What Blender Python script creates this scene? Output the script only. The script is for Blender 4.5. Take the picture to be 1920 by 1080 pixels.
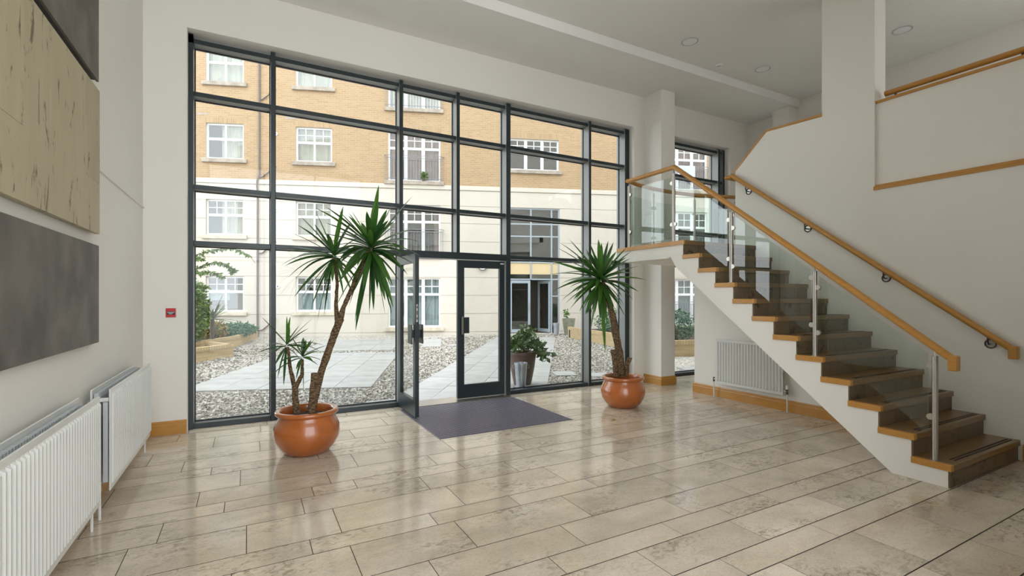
import bpy, bmesh, math, random
from mathutils import Vector, Matrix
random.seed(7)
R = math.radians
for o in list(bpy.data.objects): bpy.data.objects.remove(o, do_unlink=True)
SC = bpy.context.scene
COL = SC.collection

# ------------------------------------------------------------------ camera
cam_d = bpy.data.cameras.new('camera'); cam = bpy.data.objects.new('camera', cam_d); COL.objects.link(cam)
cam.location = (0, 0, 1.5); cam.rotation_euler = (R(90), 0, R(-28.55))
cam_d.sensor_width = 36; cam_d.lens = 906.7/1920*36; cam_d.shift_y = 18.5/1920
cam_d.clip_start = 0.05; cam_d.clip_end = 300
SC.camera = cam
# ------------------------------------------------------------------ sky, exposure
w = bpy.data.worlds.new('sky'); SC.world = w; w.use_nodes = True
bgn = w.node_tree.nodes['Background']
bgn.inputs['Color'].default_value = (0.90, 0.96, 1.0, 1); bgn.inputs['Strength'].default_value = 2.3
vs = SC.view_settings
vs.view_transform = 'Standard'; vs.look = 'None'; vs.gamma = 1.0; vs.use_curve_mapping = False
vs.exposure = 1.06
def portal(name, loc, rot, sx, sy):
    l = bpy.data.lights.new(name, 'AREA'); l.shape = 'RECTANGLE'; l.size = sx; l.size_y = sy
    l.cycles.is_portal = True
    o = bpy.data.objects.new(name, l); o.location = loc; o.rotation_euler = rot; COL.objects.link(o)
portal('window_portal', (2.68, 7.0, 2.3), (R(-90), 0, 0), 6.7, 4.6)
portal('window_portal', (7.55, 7.0, 2.3), (R(-90), 0, 0), 2.0, 4.6)
portal('window_portal', (1.05, -2.05, 2.55), (R(90), 0, 0), 4.2, 5.2)  # sky portal for the added rear window

portal('window_portal', (9.4, -0.43, 4.0), (0, R(90), 0), 2.3, 2.5)  # sky portal for the added gallery window

# ------------------------------------------------------------------ materials
M = {}
def nodes(name):
    m = bpy.data.materials.new(name); m.use_nodes = True; nt = m.node_tree
    return m, nt, nt.nodes, nt.links, nt.nodes['Principled BSDF']
def mat(name, col, rough=0.5, metal=0.0, bump=0.0, bscale=60, var=0.0, vscale=3, coat=0.0, spec=0.5, col2=None, rand=0.0):
    m, nt, N, L, b = nodes(name)
    b.inputs['Base Color'].default_value = (*col, 1); b.inputs['Roughness'].default_value = rough
    b.inputs['Metallic'].default_value = metal; b.inputs['Coat Weight'].default_value = coat
    b.inputs['Coat Roughness'].default_value = 0.08
    b.inputs['Specular IOR Level'].default_value = spec
    tc = N.new('ShaderNodeTexCoord')
    last = None
    if var or col2:
        n = N.new('ShaderNodeTexNoise'); n.inputs['Scale'].default_value = vscale; n.inputs['Detail'].default_value = 6
        L.new(tc.outputs['Object'], n.inputs['Vector'])
        mx = N.new('ShaderNodeMix'); mx.data_type = 'RGBA'
        c2 = col2 or tuple(max(0, c*(1-var)) for c in col)
        mx.inputs['A'].default_value = (*col, 1); mx.inputs['B'].default_value = (*c2, 1)
        rp = N.new('ShaderNodeValToRGB'); rp.color_ramp.elements[0].position = 0.38; rp.color_ramp.elements[1].position = 0.65
        L.new(n.outputs['Fac'], rp.inputs['Fac']); L.new(rp.outputs['Color'], mx.inputs['Factor'])
        L.new(mx.outputs['Result'], b.inputs['Base Color']); last = mx.outputs['Result']
    if rand:
        oi = N.new('ShaderNodeObjectInfo'); h = N.new('ShaderNodeHueSaturation')
        mr = N.new('ShaderNodeMapRange'); mr.inputs['To Min'].default_value = 1-rand; mr.inputs['To Max'].default_value = 1+rand
        L.new(oi.outputs['Random'], mr.inputs['Value']); L.new(mr.outputs['Result'], h.inputs['Value'])
        if last: L.new(last, h.inputs['Color'])
        else: h.inputs['Color'].default_value = (*col, 1)
        L.new(h.outputs['Color'], b.inputs['Base Color'])
    if bump:
        n = N.new('ShaderNodeTexNoise'); n.inputs['Scale'].default_value = bscale; n.inputs['Detail'].default_value = 4
        L.new(tc.outputs['Object'], n.inputs['Vector'])
        bp = N.new('ShaderNodeBump'); bp.inputs['Strength'].default_value = bump; bp.inputs['Distance'].default_value = 0.01
        L.new(n.outputs['Fac'], bp.inputs['Height']); L.new(bp.outputs['Normal'], b.inputs['Normal'])
    M[name] = m; return m
def glass(name, tint, base=0.0, scale=1.0):
    m = bpy.data.materials.new(name); m.use_nodes = True; nt = m.node_tree; N = nt.nodes; L = nt.links
    N.remove(N['Principled BSDF'])
    t = N.new('ShaderNodeBsdfTransparent'); t.inputs['Color'].default_value = (*tint, 1)
    g = N.new('ShaderNodeBsdfGlossy'); g.inputs['Roughness'].default_value = 0.0
    f = N.new('ShaderNodeFresnel'); f.inputs['IOR'].default_value = 1.45
    ma = N.new('ShaderNodeMath'); ma.operation = 'MULTIPLY_ADD'; ma.inputs[1].default_value = scale; ma.inputs[2].default_value = base; ma.use_clamp = True
    mx = N.new('ShaderNodeMixShader')
    # reflect once per sheet: only on the face the ray enters by
    ge = N.new('ShaderNodeNewGeometry'); iv = N.new('ShaderNodeMath'); iv.operation = 'SUBTRACT'; iv.inputs[0].default_value = 1.0
    mu = N.new('ShaderNodeMath'); mu.operation = 'MULTIPLY'
    L.new(ge.outputs['Backfacing'], iv.inputs[1]); L.new(ma.outputs[0], mu.inputs[0]); L.new(iv.outputs[0], mu.inputs[1])
    L.new(f.outputs['Fac'], ma.inputs[0]); L.new(mu.outputs[0], mx.inputs['Fac'])
    L.new(t.outputs[0], mx.inputs[1]); L.new(g.outputs[0], mx.inputs[2])
    L.new(mx.outputs[0], N['Material Output'].inputs['Surface'])
    M[name] = m

mat('plaster', (0.88, 0.845, 0.785), 0.75, bump=0.03, bscale=90)
mat('ceiling_paint', (0.90, 0.88, 0.845), 0.8)
mat('frame_metal', (0.020, 0.030, 0.036), 0.32, spec=0.5)
mat('frame_side', (0.24, 0.245, 0.24), 0.3)
mat('radiator_paint', (0.74, 0.74, 0.715), 0.25)
mat('radiator_fin', (0.55, 0.57, 0.58), 0.35)
mat('steel', (0.44, 0.42, 0.39), 0.3, metal=1.0)
mat('clamp_steel', (0.56, 0.53, 0.46), 0.3, metal=1.0)
mat('brass_bronze', (0.10, 0.09, 0.075), 0.35, metal=0.9)
mat('terracotta_glaze', (0.50, 0.135, 0.024), 0.25, coat=0.9, var=0.25, vscale=2.5)
mat('soil', (0.045, 0.028, 0.018), 0.95, bump=0.8, bscale=50)
mat('dark_panel', (0.150, 0.132, 0.115), 0.55, vscale=3.6, col2=(0.072, 0.062, 0.054), bump=0.08, bscale=30)
mat('panel_edge', (0.018, 0.016, 0.014), 0.5)
mat('red_plastic', (0.60, 0.012, 0.016), 0.35)
mat('black_print', (0.008, 0.006, 0.012), 0.4)
mat('white_print', (0.80, 0.82, 0.85), 0.5)
mat('white_plastic', (0.80, 0.80, 0.78), 0.35)
mat('lens_plastic', (0.92, 0.93, 0.94), 0.4)
mat('mat_carpet', (0.085, 0.078, 0.112), 0.95, var=0.6, vscale=120, bump=0.6, bscale=300, rand=0.15)
mat('mat_rail', (0.26, 0.245, 0.30), 0.4, metal=0.3)
mat('grout', (0.035, 0.027, 0.02), 0.9)
mat('anti_slip', (0.035, 0.028, 0.022), 0.8)
mat('render_white', (0.60, 0.552, 0.485), 0.85, var=0.05, vscale=0.7, bump=0.05, bscale=60)
mat('window_white', (0.85, 0.85, 0.86), 0.4)
mat('sill_stone', (0.42, 0.36, 0.30), 0.85, var=0.3, vscale=5)
mat('sill_cream', (0.62, 0.55, 0.44), 0.85, var=0.25, vscale=5)
mat('curtain', (0.66, 0.60, 0.46), 0.9, var=0.2, vscale=3)
mat('curtain_pink', (0.45, 0.30, 0.27), 0.9, var=0.2, vscale=3)
mat('curtain_pale', (0.50, 0.58, 0.58), 0.9)
mat('room_dark', (0.10, 0.09, 0.075), 0.9)
mat('pipe_paint', (0.16, 0.13, 0.13), 0.5)
mat('rail_grey', (0.22, 0.22, 0.25), 0.5)
mat('alu_frame', (0.36, 0.41, 0.46), 0.4)
mat('spandrel', (0.70, 0.55, 0.33), 0.4)
mat('concrete', (0.75, 0.75, 0.74), 0.8)
mat('paving', (0.355, 0.35, 0.34), 0.8, var=0.15, vscale=2.5, bump=0.08, bscale=80, rand=0.05)
mat('pot_olive', (0.22, 0.22, 0.16), 0.6, var=0.3, vscale=8)
mat('pot_brown', (0.13, 0.085, 0.065), 0.35, var=0.4, vscale=3)
mat('zinc', (0.52, 0.55, 0.60), 0.38, metal=0.75, var=0.3, vscale=6)
mat('bark_outdoor', (0.09, 0.06, 0.04), 0.9)
mat('leaf_bush', (0.10, 0.20, 0.03), 0.5, var=0.6, vscale=9, rand=0.0)
mat('leaf_light', (0.16, 0.27, 0.06), 0.45, var=0.6, vscale=9)
mat('leaf_silver', (0.22, 0.30, 0.14), 0.5, var=0.7, vscale=14, col2=(0.06, 0.14, 0.03))
mat('leaf_juniper', (0.07, 0.18, 0.10), 0.6, var=0.6, vscale=9)
mat('leaf_spiky', (0.20, 0.24, 0.13), 0.5, var=0.5, vscale=5)
mat('leaf_dry', (0.28, 0.20, 0.04), 0.6, var=0.6, vscale=9)
mat('towel', (0.55, 0.60, 0.72), 0.9)
mat('debris', (0.50, 0.36, 0.12), 0.8)
glass('pane_glass', (0.885, 0.895, 0.89), 0.0, 1.0)
glass('pane_clear', (0.995, 0.995, 0.995), 0.0, 1.0)
glass('rail_glass', (0.915, 0.965, 0.95), 0.03, 1.6)
glass('house_glass', (0.84, 0.87, 0.88), 0.13, 1.4)

def oak(name, col, col2, rough=0.38):
    m, nt, N, L, b = nodes(name)
    tc = N.new('ShaderNodeTexCoord'); mp = N.new('ShaderNodeMapping'); mp.inputs['Scale'].default_value = (14, 14, 60)
    n = N.new('ShaderNodeTexNoise'); n.inputs['Scale'].default_value = 1.0; n.inputs['Detail'].default_value = 5; n.inputs['Distortion'].default_value = 0.4
    L.new(tc.outputs['Object'], mp.inputs['Vector']); L.new(mp.outputs['Vector'], n.inputs['Vector'])
    mx = N.new('ShaderNodeMix'); mx.data_type = 'RGBA'; mx.inputs['A'].default_value = (*col, 1); mx.inputs['B'].default_value = (*col2, 1)
    L.new(n.outputs['Fac'], mx.inputs['Factor']); L.new(mx.outputs['Result'], b.inputs['Base Color'])
    b.inputs['Roughness'].default_value = rough; b.inputs['Coat Weight'].default_value = 0.2
    M[name] = m
oak('oak', (0.62, 0.305, 0.065), (0.46, 0.205, 0.036))
oak('oak_tread', (0.26, 0.155, 0.06), (0.19, 0.105, 0.038), 0.3)

def stone_floor():
    m, nt, N, L, b = nodes('limestone')
    tc = N.new('ShaderNodeTexCoord'); oi = N.new('ShaderNodeObjectInfo')
    ad = N.new('ShaderNodeVectorMath'); ad.operation = 'MULTIPLY_ADD'
    ad.inputs[1].default_value = (37, 23, 11)
    L.new(oi.outputs['Random'], ad.inputs[0]); L.new(tc.outputs['Object'], ad.inputs[2])
    mp = N.new('ShaderNodeMapping'); mp.inputs['Scale'].default_value = (1.0, 1.7, 1)
    L.new(ad.outputs[0], mp.inputs['Vector'])
    def noise(sc, det, ro, di=0.0):
        n = N.new('ShaderNodeTexNoise'); n.inputs['Scale'].default_value = sc; n.inputs['Detail'].default_value = det; n.inputs['Roughness'].default_value = ro; n.inputs['Distortion'].default_value = di
        L.new(mp.outputs['Vector'], n.inputs['Vector']); return n
    def ramp(src, p0, c0, p1, c1):
        r = N.new('ShaderNodeValToRGB'); e = r.color_ramp.elements; e[0].position = p0; e[0].color = (*c0, 1); e[1].position = p1; e[1].color = (*c1, 1)
        L.new(src, r.inputs['Fac']); return r
    def mul(a, b, f):
        mx = N.new('ShaderNodeMix'); mx.data_type = 'RGBA'; mx.blend_type = 'MULTIPLY'
        if isinstance(f, float): mx.inputs['Factor'].default_value = f
        else: L.new(f, mx.inputs['Factor'])
        L.new(a, mx.inputs['A']); L.new(b, mx.inputs['B']); return mx
    r1 = ramp(noise(2.2, 4, 0.5, 0.5).outputs['Fac'], 0.36, (0.585, 0.50, 0.39), 0.62, (0.715, 0.615, 0.495))
    cl_ = ramp(noise(1.3, 3, 0.5, 0.3).outputs['Fac'], 0.48, (0.12, 0.12, 0.12), 0.70, (1, 1, 1))       # where the stone is cloudy
    sp_ = ramp(noise(15, 10, 0.72, 0.9).outputs['Fac'], 0.37, (0.36, 0.335, 0.29), 0.52, (1, 1, 1))
    fi_ = ramp(noise(60, 6, 0.7).outputs['Fac'], 0.30, (0.72, 0.69, 0.64), 0.50, (1, 1, 1))
    m1 = mul(r1.outputs['Color'], sp_.outputs['Color'], cl_.outputs['Color'])
    mx = mul(m1.outputs['Result'], fi_.outputs['Color'], 0.8)
    h = N.new('ShaderNodeHueSaturation'); mr = N.new('ShaderNodeMapRange'); mr.inputs['To Min'].default_value = 0.90; mr.inputs['To Max'].default_value = 1.09
    L.new(oi.outputs['Random'], mr.inputs['Value']); L.new(mr.outputs['Result'], h.inputs['Value']); L.new(mx.outputs['Result'], h.inputs['Color'])
    L.new(h.outputs['Color'], b.inputs['Base Color'])
    b.inputs['Roughness'].default_value = 0.12; b.inputs['Specular IOR Level'].default_value = 0.62
    M['limestone'] = m
stone_floor()
def travertine(name, c1, c2, rough, vscale=(2.2, 6.5, 1.7)):
    m, nt, N, L, b = nodes(name)
    tc = N.new('ShaderNodeTexCoord'); oi = N.new('ShaderNodeObjectInfo')
    ad = N.new('ShaderNodeVectorMath'); ad.operation = 'MULTIPLY_ADD'; ad.inputs[1].default_value = (17, 9, 21)
    L.new(oi.outputs['Random'], ad.inputs[0]); L.new(tc.outputs['Object'], ad.inputs[2])
    mp = N.new('ShaderNodeMapping'); mp.inputs['Scale'].default_value = vscale; L.new(ad.outputs[0], mp.inputs['Vector'])
    n1 = N.new('ShaderNodeTexNoise'); n1.inputs['Scale'].default_value = 1.0; n1.inputs['Detail'].default_value = 8; n1.inputs['Distortion'].default_value = 0.7
    n2 = N.new('ShaderNodeTexNoise'); n2.inputs['Scale'].default_value = 1.6; n2.inputs['Detail'].default_value = 10; n2.inputs['Roughness'].default_value = 0.7; n2.inputs['Distortion'].default_value = 1.2
    for n in (n1, n2): L.new(mp.outputs['Vector'], n.inputs['Vector'])
    mx = N.new('ShaderNodeMix'); mx.data_type = 'RGBA'; mx.inputs['A'].default_value = (*c1, 1); mx.inputs['B'].default_value = (*c2, 1)
    L.new(n1.outputs['Fac'], mx.inputs['Factor'])
    r = N.new('ShaderNodeValToRGB'); e = r.color_ramp.elements; e[0].position = 0.375; e[0].color = (0.18, 0.15, 0.095, 1); e[1].position = 0.425; e[1].color = (1, 1, 1, 1)
    L.new(n2.outputs['Fac'], r.inputs['Fac'])
    m2 = N.new('ShaderNodeMix'); m2.data_type = 'RGBA'; m2.blend_type = 'MULTIPLY'; m2.inputs['Factor'].default_value = 0.85
    L.new(mx.outputs['Result'], m2.inputs['A']); L.new(r.outputs['Color'], m2.inputs['B'])
    h = N.new('ShaderNodeHueSaturation'); mr = N.new('ShaderNodeMapRange'); mr.inputs['To Min'].default_value = 0.92; mr.inputs['To Max'].default_value = 1.08
    L.new(oi.outputs['Random'], mr.inputs['Value']); L.new(mr.outputs['Result'], h.inputs['Value']); L.new(m2.outputs['Result'], h.inputs['Color'])
    L.new(h.outputs['Color'], b.inputs['Base Color'])
    b.inputs['Roughness'].default_value = rough
    bp = N.new('ShaderNodeBump'); bp.inputs['Strength'].default_value = 0.25; bp.inputs['Distance'].default_value = 0.01
    L.new(r.outputs['Color'], bp.inputs['Height']); L.new(bp.outputs['Normal'], b.inputs['Normal'])
    M[name] = m
travertine('travertine', (0.54, 0.465, 0.32), (0.39, 0.335, 0.21), 0.55)
travertine('riser_stone', (0.19, 0.135, 0.076), (0.12, 0.082, 0.045), 0.35, (5, 5, 5))

def brick(name, c1, c2, mortar, bw, bh, off=0.5, mort=0.012):
    m, nt, N, L, b = nodes(name)
    tc = N.new('ShaderNodeTexCoord'); mp = N.new('ShaderNodeMapping'); mp.inputs['Rotation'].default_value = (R(90), 0, 0)
    sp = N.new('ShaderNodeSeparateXYZ'); cb = N.new('ShaderNodeCombineXYZ'); ad = N.new('ShaderNodeMath'); ad.operation = 'ADD'
    L.new(tc.outputs['Object'], sp.inputs[0]); L.new(sp.outputs['X'], ad.inputs[0]); L.new(sp.outputs['Y'], ad.inputs[1])
    L.new(ad.outputs[0], cb.inputs['X']); L.new(sp.outputs['Z'], cb.inputs['Y'])
    br = N.new('ShaderNodeTexBrick'); br.offset = off; br.inputs['Scale'].default_value = 1.0
    br.inputs['Color1'].default_value = (*c1, 1); br.inputs['Color2'].default_value = (*c2, 1); br.inputs['Mortar'].default_value = (*mortar, 1)
    br.inputs['Mortar Size'].default_value = mort; br.inputs['Brick Width'].default_value = bw; br.inputs['Row Height'].default_value = bh
    L.new(cb.outputs[0], br.inputs['Vector'])
    L.new(br.outputs['Color'], b.inputs['Base Color']); b.inputs['Roughness'].default_value = 0.85
    bp = N.new('ShaderNodeBump'); bp.inputs['Strength'].default_value = 0.6; bp.inputs['Distance'].default_value = 0.01; bp.invert = True
    L.new(br.outputs['Fac'], bp.inputs['Height']); L.new(bp.outputs['Normal'], b.inputs['Normal'])
    M[name] = m
brick('facade_brick', (0.44, 0.295, 0.165), (0.37, 0.24, 0.13), (0.43, 0.33, 0.215), 0.23, 0.078)
brick('soldier_brick', (0.44, 0.295, 0.165), (0.35, 0.225, 0.125), (0.40, 0.31, 0.20), 0.078, 0.25, 0.0)
brick('bed_brick', (0.50, 0.37, 0.19), (0.40, 0.29, 0.15), (0.40, 0.33, 0.22), 0.23, 0.078)
brick('bed_soldier', (0.52, 0.39, 0.21), (0.42, 0.30, 0.16), (0.34, 0.27, 0.17), 0.078, 0.25, 0.0)

def gravel_mats():
    m, nt, N, L, b = nodes('gravel')
    tc = N.new('ShaderNodeTexCoord')
    v = N.new('ShaderNodeTexVoronoi'); v.inputs['Scale'].default_value = 26
    L.new(tc.outputs['Object'], v.inputs['Vector'])
    sp = N.new('ShaderNodeSeparateColor'); L.new(v.outputs['Color'], sp.inputs[0])
    r = N.new('ShaderNodeValToRGB'); e = r.color_ramp.elements; e[0].color = (0.14, 0.12, 0.10, 1); e[1].color = (0.56, 0.53, 0.47, 1); e[1].position = 0.9
    L.new(sp.outputs[0], r.inputs['Fac']); L.new(r.outputs['Color'], b.inputs['Base Color'])
    bp = N.new('ShaderNodeBump'); bp.inputs['Strength'].default_value = 0.9; bp.inputs['Distance'].default_value = 0.02; bp.invert = True
    L.new(v.outputs['Distance'], bp.inputs['Height']); L.new(bp.outputs['Normal'], b.inputs['Normal'])
    b.inputs['Roughness'].default_value = 0.85; M['gravel'] = m
    m, nt, N, L, b = nodes('pebble')
    g = N.new('ShaderNodeNewGeometry'); r = N.new('ShaderNodeValToRGB'); e = r.color_ramp.elements
    e[0].color = (0.09, 0.08, 0.066, 1); e[1].color = (0.54, 0.52, 0.48, 1)
    a = e.new(0.5); a.color = (0.25, 0.225, 0.185, 1)
    L.new(g.outputs['Random Per Island'], r.inputs['Fac']); L.new(r.outputs['Color'], b.inputs['Base Color'])
    b.inputs['Roughness'].default_value = 0.8; M['pebble'] = m
gravel_mats()
def yucca_mats():
    m, nt, N, L, b = nodes('yucca_leaf')
    oi = N.new('ShaderNodeObjectInfo'); r = N.new('ShaderNodeValToRGB'); e = r.color_ramp.elements
    e[0].color = (0.022, 0.075, 0.018, 1); e[1].color = (0.075, 0.185, 0.030, 1)
    L.new(oi.outputs['Random'], r.inputs['Fac']); L.new(r.outputs['Color'], b.inputs['Base Color'])
    b.inputs['Roughness'].default_value = 0.3
    b.inputs['Transmission Weight'].default_value = 0.0
    # thin leaf: part of the light passes through
    out = N['Material Output']; t = N.new('ShaderNodeBsdfTranslucent'); mx = N.new('ShaderNodeMixShader'); mx.inputs['Fac'].default_value = 0.3
    h = N.new('ShaderNodeHueSaturation'); h.inputs['Value'].default_value = 2.2; L.new(r.outputs['Color'], h.inputs['Color']); L.new(h.outputs['Color'], t.inputs['Color'])
    L.new(b.outputs[0], mx.inputs[1]); L.new(t.outputs[0], mx.inputs[2]); L.new(mx.outputs[0], out.inputs['Surface'])
    M['yucca_leaf'] = m
    m, nt, N, L, b = nodes('yucca_bark')
    tc = N.new('ShaderNodeTexCoord'); mp = N.new('ShaderNodeMapping'); mp.inputs['Scale'].default_value = (30, 30, 75)
    L.new(tc.outputs['Object'], mp.inputs['Vector'])
    v = N.new('ShaderNodeTexVoronoi'); v.inputs['Scale'].default_value = 1.2; L.new(mp.outputs['Vector'], v.inputs['Vector'])
    r = N.new('ShaderNodeValToRGB'); e = r.color_ramp.elements; e[0].color = (0.36, 0.235, 0.12, 1); e[1].color = (0.075, 0.042, 0.022, 1); e[1].position = 0.75
    L.new(v.outputs['Distance'], r.inputs['Fac']); L.new(r.outputs['Color'], b.inputs['Base Color']); b.inputs['Roughness'].default_value = 0.85
    bp = N.new('ShaderNodeBump'); bp.inputs['Strength'].default_value = 0.9; bp.inputs['Distance'].default_value = 0.012; bp.invert = True
    L.new(v.outputs['Distance'], bp.inputs['Height']); L.new(bp.outputs['Normal'], b.inputs['Normal'])
    M['yucca_bark'] = m
yucca_mats()

# ------------------------------------------------------------------ mesh helpers
FR = {}            # object -> frame (root matrix) its parts are built in
def link(o): COL.objects.link(o); return o
def tag(o, label=None, cat=None, group=None, kind=None):
    if label: o['label'] = label
    if cat: o['category'] = cat
    if group: o['group'] = group
    if kind: o['kind'] = kind
    return o
def thing(name, loc, label, cat, rz=0.0, group=None, kind=None):
    o = link(bpy.data.objects.new(name, None)); o.location = loc; o.rotation_euler = (0, 0, rz); o.empty_display_size = 0.1
    FR[o] = Matrix.Translation(loc) @ Matrix.Rotation(rz, 4, 'Z')
    return tag(o, label, cat, group, kind)
class MB:
    def __init__(s): s.v = []; s.f = []
    def add(s, vs, fs):
        k = len(s.v); s.v += [tuple(v) for v in vs]; s.f += [tuple(i+k for i in f) for f in fs]; return s
    def box(s, x0, x1, y0, y1, z0, z1):
        return s.add([(x0,y0,z0),(x1,y0,z0),(x1,y1,z0),(x0,y1,z0),(x0,y0,z1),(x1,y0,z1),(x1,y1,z1),(x0,y1,z1)],
                     [(3,2,1,0),(4,5,6,7),(0,1,5,4),(1,2,6,5),(2,3,7,6),(3,0,4,7)])
    def prism(s, poly, axis, a0, a1):
        # poly: 2D points; axis 'x': (y,z) polygon swept in x; 'y': (x,z); 'z': (x,y)
        def P(p, a): return {'x': (a, p[0], p[1]), 'y': (p[0], a, p[1]), 'z': (p[0], p[1], a)}[axis]
        n = len(poly); vs = [P(p, a0) for p in poly]+[P(p, a1) for p in poly]
        fs = [tuple(range(n))[::-1], tuple(range(n, 2*n))]+[(i, (i+1) % n, n+(i+1) % n, n+i) for i in range(n)]
        return s.add(vs, fs)
    def tube(s, pts, rad, n=10, cap=True):
        pts = [Vector(p) for p in pts]; m = len(pts); rs = rad if isinstance(rad, (list, tuple)) else [rad]*m
        vs = []; up = None
        for i, p in enumerate(pts):
            t = (pts[min(i+1, m-1)]-pts[max(i-1, 0)]).normalized()
            if up is None: up = Vector((0,0,1)) if abs(t.z) < 0.9 else Vector((1,0,0))
            a = t.cross(up).normalized(); b = a.cross(t).normalized(); up = b
            for k in range(n):
                q = 2*math.pi*k/n; vs.append(p+(a*math.cos(q)+b*math.sin(q))*rs[i])
        fs = [(i*n+k, i*n+(k+1) % n, (i+1)*n+(k+1) % n, (i+1)*n+k) for i in range(m-1) for k in range(n)]
        if cap: fs += [tuple(range(n))[::-1], tuple((m-1)*n+k for k in range(n))]
        return s.add(vs, fs)
    def sweep(s, pts, prof, up=(0,0,1), cap=True):
        # profile (a,b): a along side, b along up; mitred at bends
        pts = [Vector(p) for p in pts]; m = len(pts); n = len(prof); up = Vector(up); vs = []
        for i, p in enumerate(pts):
            d0 = (pts[i]-pts[i-1]).normalized() if i else (pts[1]-pts[0]).normalized()
            d1 = (pts[i+1]-pts[i]).normalized() if i < m-1 else d0
            if i == 0: d0 = d1
            t = (d0+d1).normalized(); side = d0.cross(up).normalized(); u0 = side.cross(d0).normalized()
            for a, b in prof:
                q = p+side*a+u0*b
                # slide along d0 to the mitre plane
                k = (q-p).dot(t)/max(0.2, d0.dot(t)); vs.append(q-d0*k)
        fs = [(i*n+k, i*n+(k+1) % n, (i+1)*n+(k+1) % n, (i+1)*n+k) for i in range(m-1) for k in range(n)]
        if cap: fs += [tuple(range(n))[::-1], tuple((m-1)*n+k for k in range(n))]
        return s.add(vs, fs)
    def lathe(s, prof, c=(0,0,0), n=40):
        vs = [(c[0]+r*math.cos(2*math.pi*k/n), c[1]+r*math.sin(2*math.pi*k/n), c[2]+z) for r, z in prof for k in range(n)]
        fs = [(i*n+k, i*n+(k+1) % n, (i+1)*n+(k+1) % n, (i+1)*n+k) for i in range(len(prof)-1) for k in range(n)]
        fs += [tuple(range(n))[::-1], tuple((len(prof)-1)*n+k for k in range(n))]
        return s.add(vs, fs)
    def build(s, name, m, parent=None, smooth=False, bevel=0.0, seg=1, world=True):
        me = bpy.data.meshes.new(name); vs = s.v
        fr = Matrix()
        if parent is not None:
            fr = FR[parent]
            if world: inv = fr.inverted(); vs = [inv @ Vector(v) for v in vs]
        me.from_pydata([tuple(v) for v in vs], [], s.f)
        bm = bmesh.new(); bm.from_mesh(me)
        bmesh.ops.recalc_face_normals(bm, faces=bm.faces)
        if bevel: bmesh.ops.bevel(bm, geom=[e for e in bm.edges if e.calc_face_angle(0) > 0.5], offset=bevel, segments=seg, affect='EDGES', profile=0.6)
        bm.to_mesh(me); bm.free()
        if smooth:
            for p in me.polygons: p.use_smooth = True
            try: me.set_sharp_from_angle(angle=R(45))
            except Exception: pass
        o = link(bpy.data.objects.new(name, me)); me.materials.append(M[m] if isinstance(m, str) else m)
        if parent is not None: o.parent = parent
        FR[o] = fr
        return o
def struct(o, label=None): return tag(o, label, None, None, 'structure')
def subtract(rect, hole):
    x0,x1,y0,y1 = rect; a0,a1,b0,b1 = hole
    if a0 >= x1 or a1 <= x0 or b0 >= y1 or b1 <= y0: return [rect]
    out = []
    if x0 < a0: out.append((x0, a0, y0, y1))
    if a1 < x1: out.append((a1, x1, y0, y1))
    l, r = max(x0, a0), min(x1, a1)
    if y0 < b0: out.append((l, r, y0, b0))
    if b1 < y1: out.append((l, r, b1, y1))
    return out
def minus(rects, holes):
    for h in holes: rects = [q for r in rects for q in subtract(r, h)]
    return rects

# ================================================================== THE ROOM
YW = 6.46          # inner face of the window wall
XL = -1.0          # left wall
XS, XW = 4.84, 6.26    # open side of the stair, stair wall
ZC, ZC2 = 5.08, 5.22   # ceiling by the window, ceiling of the room

# floor: grout bed with one object per stone tile
MATR = (1.775, 3.51, 4.865, 6.42)
fl = MB().box(XL, 9.1, -1.7, 6.76, -0.16, -0.0012).build('floor', 'grout')
struct(fl, 'polished beige limestone tiled floor')
rows = [6.76, 6.40, 6.10, 5.70, 5.33, 5.02, 4.82, 4.43, 4.13, 3.93, 3.635, 3.235, 3.04, 2.655, 2.36, 2.165, 1.875, 1.685, 1.28, 0.98, 0.78, 0.40]
known = {5.70: [0.097, 1.0], 6.40: [0.117, 0.95], 4.82: [-0.062, 0.856, 1.78, 2.7], 4.43: [-0.332, 0.585, 1.489, 2.40], 4.13: [-0.154, 0.436, 0.754, 1.668], 3.93: [-0.497, 0.342, 1.251, 2.05],
         3.635: [-0.013, 0.522, 1.378, 2.287], 3.235: [0.33, 1.10, 1.725, 2.44], 3.04: [0.537, 1.21, 2.075, 2.984], 2.655: [0.90, 1.80, 2.71, 3.36, 4.826],
         2.36: [1.52, 2.415, 2.937, 3.424], 2.165: [2.01, 2.833, 3.73], 1.875: [2.376, 3.26, 4.20], 1.685: [2.65, 3.40]}
rng = random.Random(3)
for i in range(len(rows)-1):
    y1, y0 = rows[i], rows[i+1]
    js = list(known.get(y1, [rng.uniform(0, 0.8)]))
    # widen big gaps and extend both ways
    while js[0] > XL+0.01: js.insert(0, js[0]-rng.choice([0.62, 0.78, 0.86, 0.9]))
    while js[-1] < 9.0: js.append(js[-1]+rng.choice([0.62, 0.78, 0.86, 0.91]))
    k = 0
    while k < len(js)-1:
        if js[k+1]-js[k] > 1.1: js.insert(k+1, (js[k]+js[k+1])/2)
        k += 1
    xmax = 9.05 if y0 > 5.3 else XW
    for a, b in zip(js[:-1], js[1:]):
        a, b = max(a, XL), min(b, xmax)
        if b-a < 0.04: continue
        for (q0, q1, p0, p1) in subtract((a, b, y0, y1), MATR):
            if q1-q0 < 0.02 or p1-p0 < 0.02: continue
            g = 0.0024; gy = 0.0042; cx, cy = (q0+q1)/2, (p0+p1)/2
            mb = MB().box(q0-cx+g, q1-cx-g, p0-cy+gy, p1-cy-gy, -0.012, 0)
            t = mb.build('tile', 'limestone', fl, world=False); t.location = (cx, cy, 0)
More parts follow.
